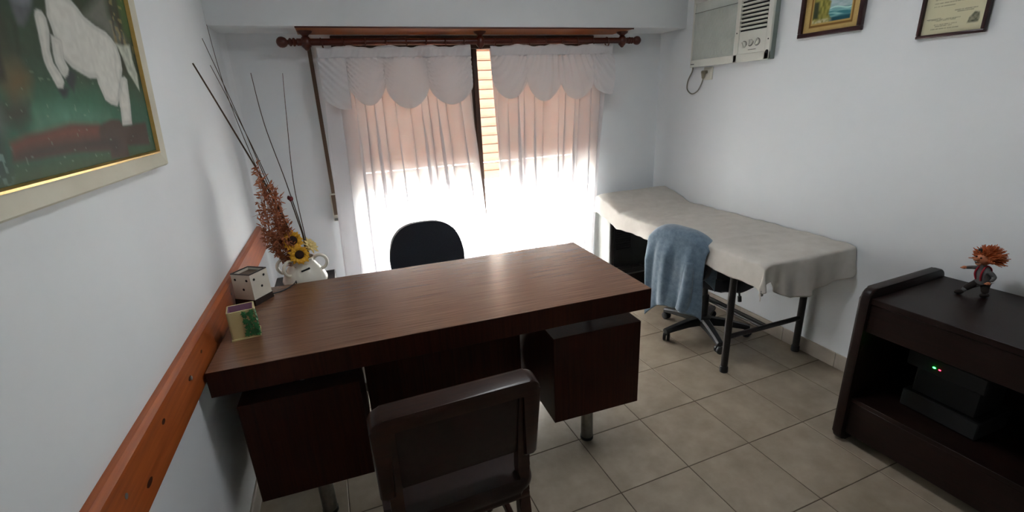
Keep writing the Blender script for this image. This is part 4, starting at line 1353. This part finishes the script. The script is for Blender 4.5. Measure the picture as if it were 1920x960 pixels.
for lb, pts, r0, r1 in stems:
    pp = [V(p) + V((0.0, 0, 0)) for p in pts]
    t = catmull(pp, 7)
    o = MB().tube(t, [r0 + (r1 - r0) * i / (len(t) - 1) for i in range(len(t))], 7).build('dried_reed', M_stem, None)
    tag(o, lb, 'stem', 'dried stems in the vase')

# russet dried foliage: countless curled leaflets on fine twigs
rf_ = random.Random(21)
fol = MB()
for k in range(44):
    base = V((0.262 + rf_.uniform(-0.02, 0.015), -0.855 + rf_.uniform(-0.02, 0.02), 0.74))
    tip = V((rf_.uniform(0.120, 0.262), -0.86 + rf_.uniform(-0.05, 0.05), rf_.uniform(0.92, 1.275)))
    tip.x = max(tip.x, 0.135 + 0.16 * max(0, tip.z - 1.02))
    tip.x = min(tip.x, 0.30 - 0.10 * (tip.z - 0.9) / 0.3)
    mid = base.lerp(tip, 0.5) + V((rf_.uniform(-0.045, 0.01), rf_.uniform(-0.02, 0.02), 0.0))
    neck = base.lerp(tip, 0.25); neck.x = 0.255 + rf_.uniform(-0.02, 0.012)
    ln = catmull([base, neck, mid, tip], 8)
    fol.tube(ln, 0.0011, 4)
    for p in ln[7:]:
        for q in range(3):
            d = V((rf_.gauss(-0.25, 1), rf_.gauss(0, 1), rf_.gauss(0.3, 0.9))).normalized()
            L = rf_.uniform(0.012, 0.030)
            w = rf_.uniform(0.0022, 0.0045)
            sdv = d.cross(V((rf_.uniform(-1, 1), rf_.uniform(-1, 1), rf_.uniform(-1, 1)))).normalized()
            cu_ = d.cross(sdv) * L * rf_.uniform(-0.7, 0.7)
            a0 = p
            a1 = p + d * L * 0.5 + cu_ * 0.6
            a2 = p + d * L * 0.85 + cu_ * 1.5
            vs1 = [fol.bm.verts.new(x) for x in (a0, a1 - sdv * w, a1 + sdv * w, a2 - sdv * w * 0.6, a2 + sdv * w * 0.6, a2 + d * L * 0.1 + cu_ * 0.3)]
            fol.bm.faces.new((vs1[0], vs1[1], vs1[2])); fol.bm.faces.new((vs1[1], vs1[3], vs1[4], vs1[2])); fol.bm.faces.new((vs1[3], vs1[5], vs1[4]))
fo = fol.build('dried_foliage', M_dry, None, smooth=0)
tag(fo, 'russet bunch of dried curly foliage spilling over the left of the vase', 'dried foliage', kind='stuff')


def flower(name, label, c, nrm, R, npet, mp_, md, disc, stem_from):
    t = thing(name, label, 'flower', c)
    c = V(c)
    q = V(nrm).normalized().to_track_quat('Z', 'Y').to_matrix().to_4x4()
    Mo = Matrix.Translation(c) @ q
    rp_ = random.Random(hash(label) % 1000 if False else len(label))
    for ring in range(2):
        for k in range(npet):
            a = 2 * PI * (k + 0.5 * ring) / npet + rp_.uniform(-0.08, 0.08)
            L = R * (1.0 if ring == 0 else 0.86) * rp_.uniform(0.88, 1.08)
            w = R * 0.17
            lift = 0.06 + 0.12 * ring + rp_.uniform(-0.06, 0.10)
            Mp = Mo @ Matrix.Rotation(a, 4, 'Z')
            r0 = disc * 0.75
            rows = [(r0, 0.5, 0.0), (r0 + (L - r0) * 0.35, 1.0, 0.5), (r0 + (L - r0) * 0.7, 0.8, 0.85), (L, 0.10, 0.9)]
            mb = MB()
            gg = [[mb.bm.verts.new(Mp @ V((x, s * w * ww, R * lift * zz + (0.06 * R if s == 0 else 0) * -1))) for s in (-1, 0, 1)] for x, ww, zz in rows]
            for A, B in zip(gg, gg[1:]):
                for s in range(2):
                    mb.bm.faces.new((A[s], B[s], B[s + 1], A[s + 1]))
            solid(mb.build('petal', mp_, t, smooth=60, world=True), 0.0008)
    MB().lathe([(disc, -0.002), (disc, 0.003), (disc * 0.8, 0.007), (disc * 0.3, 0.008)], 20, Mo).build('seed_disc', md, t, world=True)
    bk = Mo @ V((0, 0, -0.002))
    MB().tube(catmull([bk, bk + (V(stem_from) - bk) * 0.4 - V(nrm).normalized() * 0.012, V(stem_from)], 6), 0.0025, 7).build('stem', M_stem, t, world=True)
    return t


flower('sunflower', 'upper yellow sunflower with dark centre above the vase rim', (0.250, -0.872, 0.908), (0.25, -1, 0.25), 0.050, 14, M_petal, M_seed, 0.021, (VX - 0.01, VY, VZ + 0.05))
flower('sunflower', 'lower yellow sunflower with dark centre resting on the vase rim', (0.271, -0.905, 0.846), (0.20, -1, 0.30), 0.048, 14, M_petal, M_seed, 0.020, (VX + 0.005, VY - 0.01, VZ + 0.05))
flower('sunflower', 'pale yellow half-open bloom seen side-on right of two sunflowers', (0.318, -0.850, 0.868), (0.8, -0.5, 0.75), 0.045, 10, M_pale, M_pale, 0.009, (VX + 0.02, VY, VZ + 0.05))
rs = thing('dried_rose', 'small dark red dried rosebud on a stem above the sunflowers', 'flower', (0.274, -0.85, 1.09))
rb = MB()
for k in range(6):
    a = k * 2.4
    rb.ball((0.274 + 0.006 * math.cos(a), -0.85 + 0.006 * math.sin(a), 1.098 + 0.004 * math.sin(k * 1.9)), 0.0095, 10, 8, (0.7, 0.7, 1.1), Euler((0.3 * math.cos(a), 0.3 * math.sin(a), a)).to_matrix())
rb.build('bud', M_rose, rs, world=True)
MB().tube(catmull([(0.274, -0.85, 1.092), (0.286, -0.85, 1.0), (0.296, -0.85, 0.90), (0.285, -0.85, 0.74)], 6), 0.0026, 7).build('stem', M_stem, rs, world=True)

# ------------------------------------------------------------------ oil burner lamp on the desk
ob = thing('oil_burner', 'square cream ceramic oil burner with round holes and dark foot on desk', 'oil burner', (0.100, -1.152, 0.750), math.radians(55))
RB_ = Matrix.Identity(4)


def tapered(mb, w0, w1, z0, z1, inner=None):
    a = [mb.bm.verts.new((x * w0 / 2, y * w0 / 2, z0)) for x, y in ((-1, -1), (1, -1), (1, 1), (-1, 1))]
    b = [mb.bm.verts.new((x * w1 / 2, y * w1 / 2, z1)) for x, y in ((-1, -1), (1, -1), (1, 1), (-1, 1))]
    for k in range(4):
        mb.bm.faces.new((a[k], a[(k + 1) % 4], b[(k + 1) % 4], b[k]))
    if inner:
        c = [mb.bm.verts.new((x * inner / 2, y * inner / 2, z1)) for x, y in ((-1, -1), (1, -1), (1, 1), (-1, 1))]
        d = [mb.bm.verts.new((x * inner / 2, y * inner / 2, z1 - 0.02)) for x, y in ((-1, -1), (1, -1), (1, 1), (-1, 1))]
        for k in range(4):
            mb.bm.faces.new((b[k], b[(k + 1) % 4], c[(k + 1) % 4], c[k]))
            mb.bm.faces.new((c[k], c[(k + 1) % 4], d[(k + 1) % 4], d[k]))
        mb.bm.faces.new(d)
    else:
        mb.bm.faces.new(b)
    mb.bm.faces.new(a[::-1])
    return mb


tapered(MB(), 0.099, 0.096, 0.0, 0.024).build('foot', M_brown, ob, smooth=0)
tapered(MB(), 0.093, 0.090, 0.024, 0.128, 0.080).build('shade', M_ceramic, ob, smooth=0)
ring_frame(MB(), 0.093, 0.093, 0.003, 0.007, Matrix.Translation((0, 0, 0.127)), 0, 0.004, 0.001).build('rim', M_brown, ob)
MB().bx((-0.039, -0.039, 0.110), (0.039, 0.039, 0.118)).build('oil_dish', M_rimwood, ob)
for f in range(4):
    Rf = Matrix.Rotation(f * PI / 2, 4, 'Z')
    for (x, z) in ((-0.028, 0.106), (0.026, 0.104), (0.004, 0.066)) if f % 2 else ((-0.028, 0.104), (0.024, 0.106), (0.004, 0.066)):
        yy = -(0.0465 - 0.0015 * (z - 0.024) / 0.104)
        MB().lathe([(0.0052, -0.004), (0.0052, 0.0006)], 12, Rf @ Matrix.Translation((x, yy, z)) @ Matrix.Rotation(PI / 2, 4, 'X')).build('hole', M_dark, ob, smooth=30)
MB().tube(catmull([(0.150, -1.120, 0.757), (0.180, -1.110, 0.7535), (0.215, -1.080, 0.7535), (0.240, -1.030, 0.7535), (0.245, -1.010, 0.7535), (0.246, -1.002, 0.730), (0.246, -1.000, 0.50)], 7), 0.0026, 7).build('power_cord', M_black, ob, world=True)

# ------------------------------------------------------------------ ivy box on the desk
ib = thing('pen_box', 'open cream box with green ivy on its corner at the desk edge', 'box', (0.113, -1.478, 0.750), math.radians(8))
w2, d2, h2, tk = 0.082, 0.072, 0.102, 0.004
bw_ = MB()
bw_.bx((-w2 / 2, -d2 / 2, 0.004), (w2 / 2, -d2 / 2 + tk, h2)).bx((-w2 / 2, d2 / 2 - tk, 0.004), (w2 / 2, d2 / 2, h2)).bx((-w2 / 2, -d2 / 2, 0.004), (-w2 / 2 + tk, d2 / 2, h2)).bx((w2 / 2 - tk, -d2 / 2, 0.004), (w2 / 2, d2 / 2, h2))
bw_.build('walls', M_boxcard, ib, smooth=0)
li = MB()
li.bx((-w2 / 2 + tk, -d2 / 2 + tk, 0.006), (w2 / 2 - tk, -d2 / 2 + tk + 0.001, h2 - 0.001)).bx((-w2 / 2 + tk, d2 / 2 - tk - 0.001, 0.006), (w2 / 2 - tk, d2 / 2 - tk, h2 - 0.001))
li.bx((-w2 / 2 + tk, -d2 / 2 + tk, 0.006), (-w2 / 2 + tk + 0.001, d2 / 2 - tk, h2 - 0.001)).bx((w2 / 2 - tk - 0.001, -d2 / 2 + tk, 0.006), (w2 / 2 - tk, d2 / 2 - tk, h2 - 0.001)).bx((-w2 / 2 + tk, -d2 / 2 + tk, 0.006), (w2 / 2 - tk, d2 / 2 - tk, 0.008))
li.build('lining', M_boxin, ib, smooth=0)
MB().bx((-w2 / 2 - 0.002, -d2 / 2 - 0.004, 0), (w2 / 2 + 0.005, d2 / 2 + 0.003, 0.0045)).build('base', M_boxcard, ib, smooth=0)
ri = random.Random(4)
for k in range(72):
    side = 1 if k % 3 == 0 else 0
    if side == 0:
        p = V((w2 / 2 - ri.uniform(0.0, 0.036), -d2 / 2 - 0.001, ri.uniform(0.008, 0.094)))
        nrm = V((0.2, -1, 0.3))
    else:
        p = V((w2 / 2 + 0.001, -d2 / 2 + ri.uniform(0.0, 0.030), ri.uniform(0.008, 0.092)))
        nrm = V((1, -0.2, 0.3))
    Q = nrm.normalized().to_track_quat('Z', 'Y').to_matrix().to_4x4()
    R_ = Matrix.Translation(p) @ Q @ Matrix.Rotation(ri.uniform(-0.9, 0.9), 4, 'Z')
    s = ri.uniform(0.007, 0.011)
    lf_ = MB()
    out = [(0, 1), (0.35, 0.45), (0.95, 0.35), (0.5, -0.1), (0.55, -0.7), (0, -0.45), (-0.55, -0.7), (-0.5, -0.1), (-0.95, 0.35), (-0.35, 0.45)]
    lf_.prism([(a * s, b * s) for a, b in out], R_, 0.0016)
    lf_.build('ivy_leaf', M_leaf, ib, smooth=0)
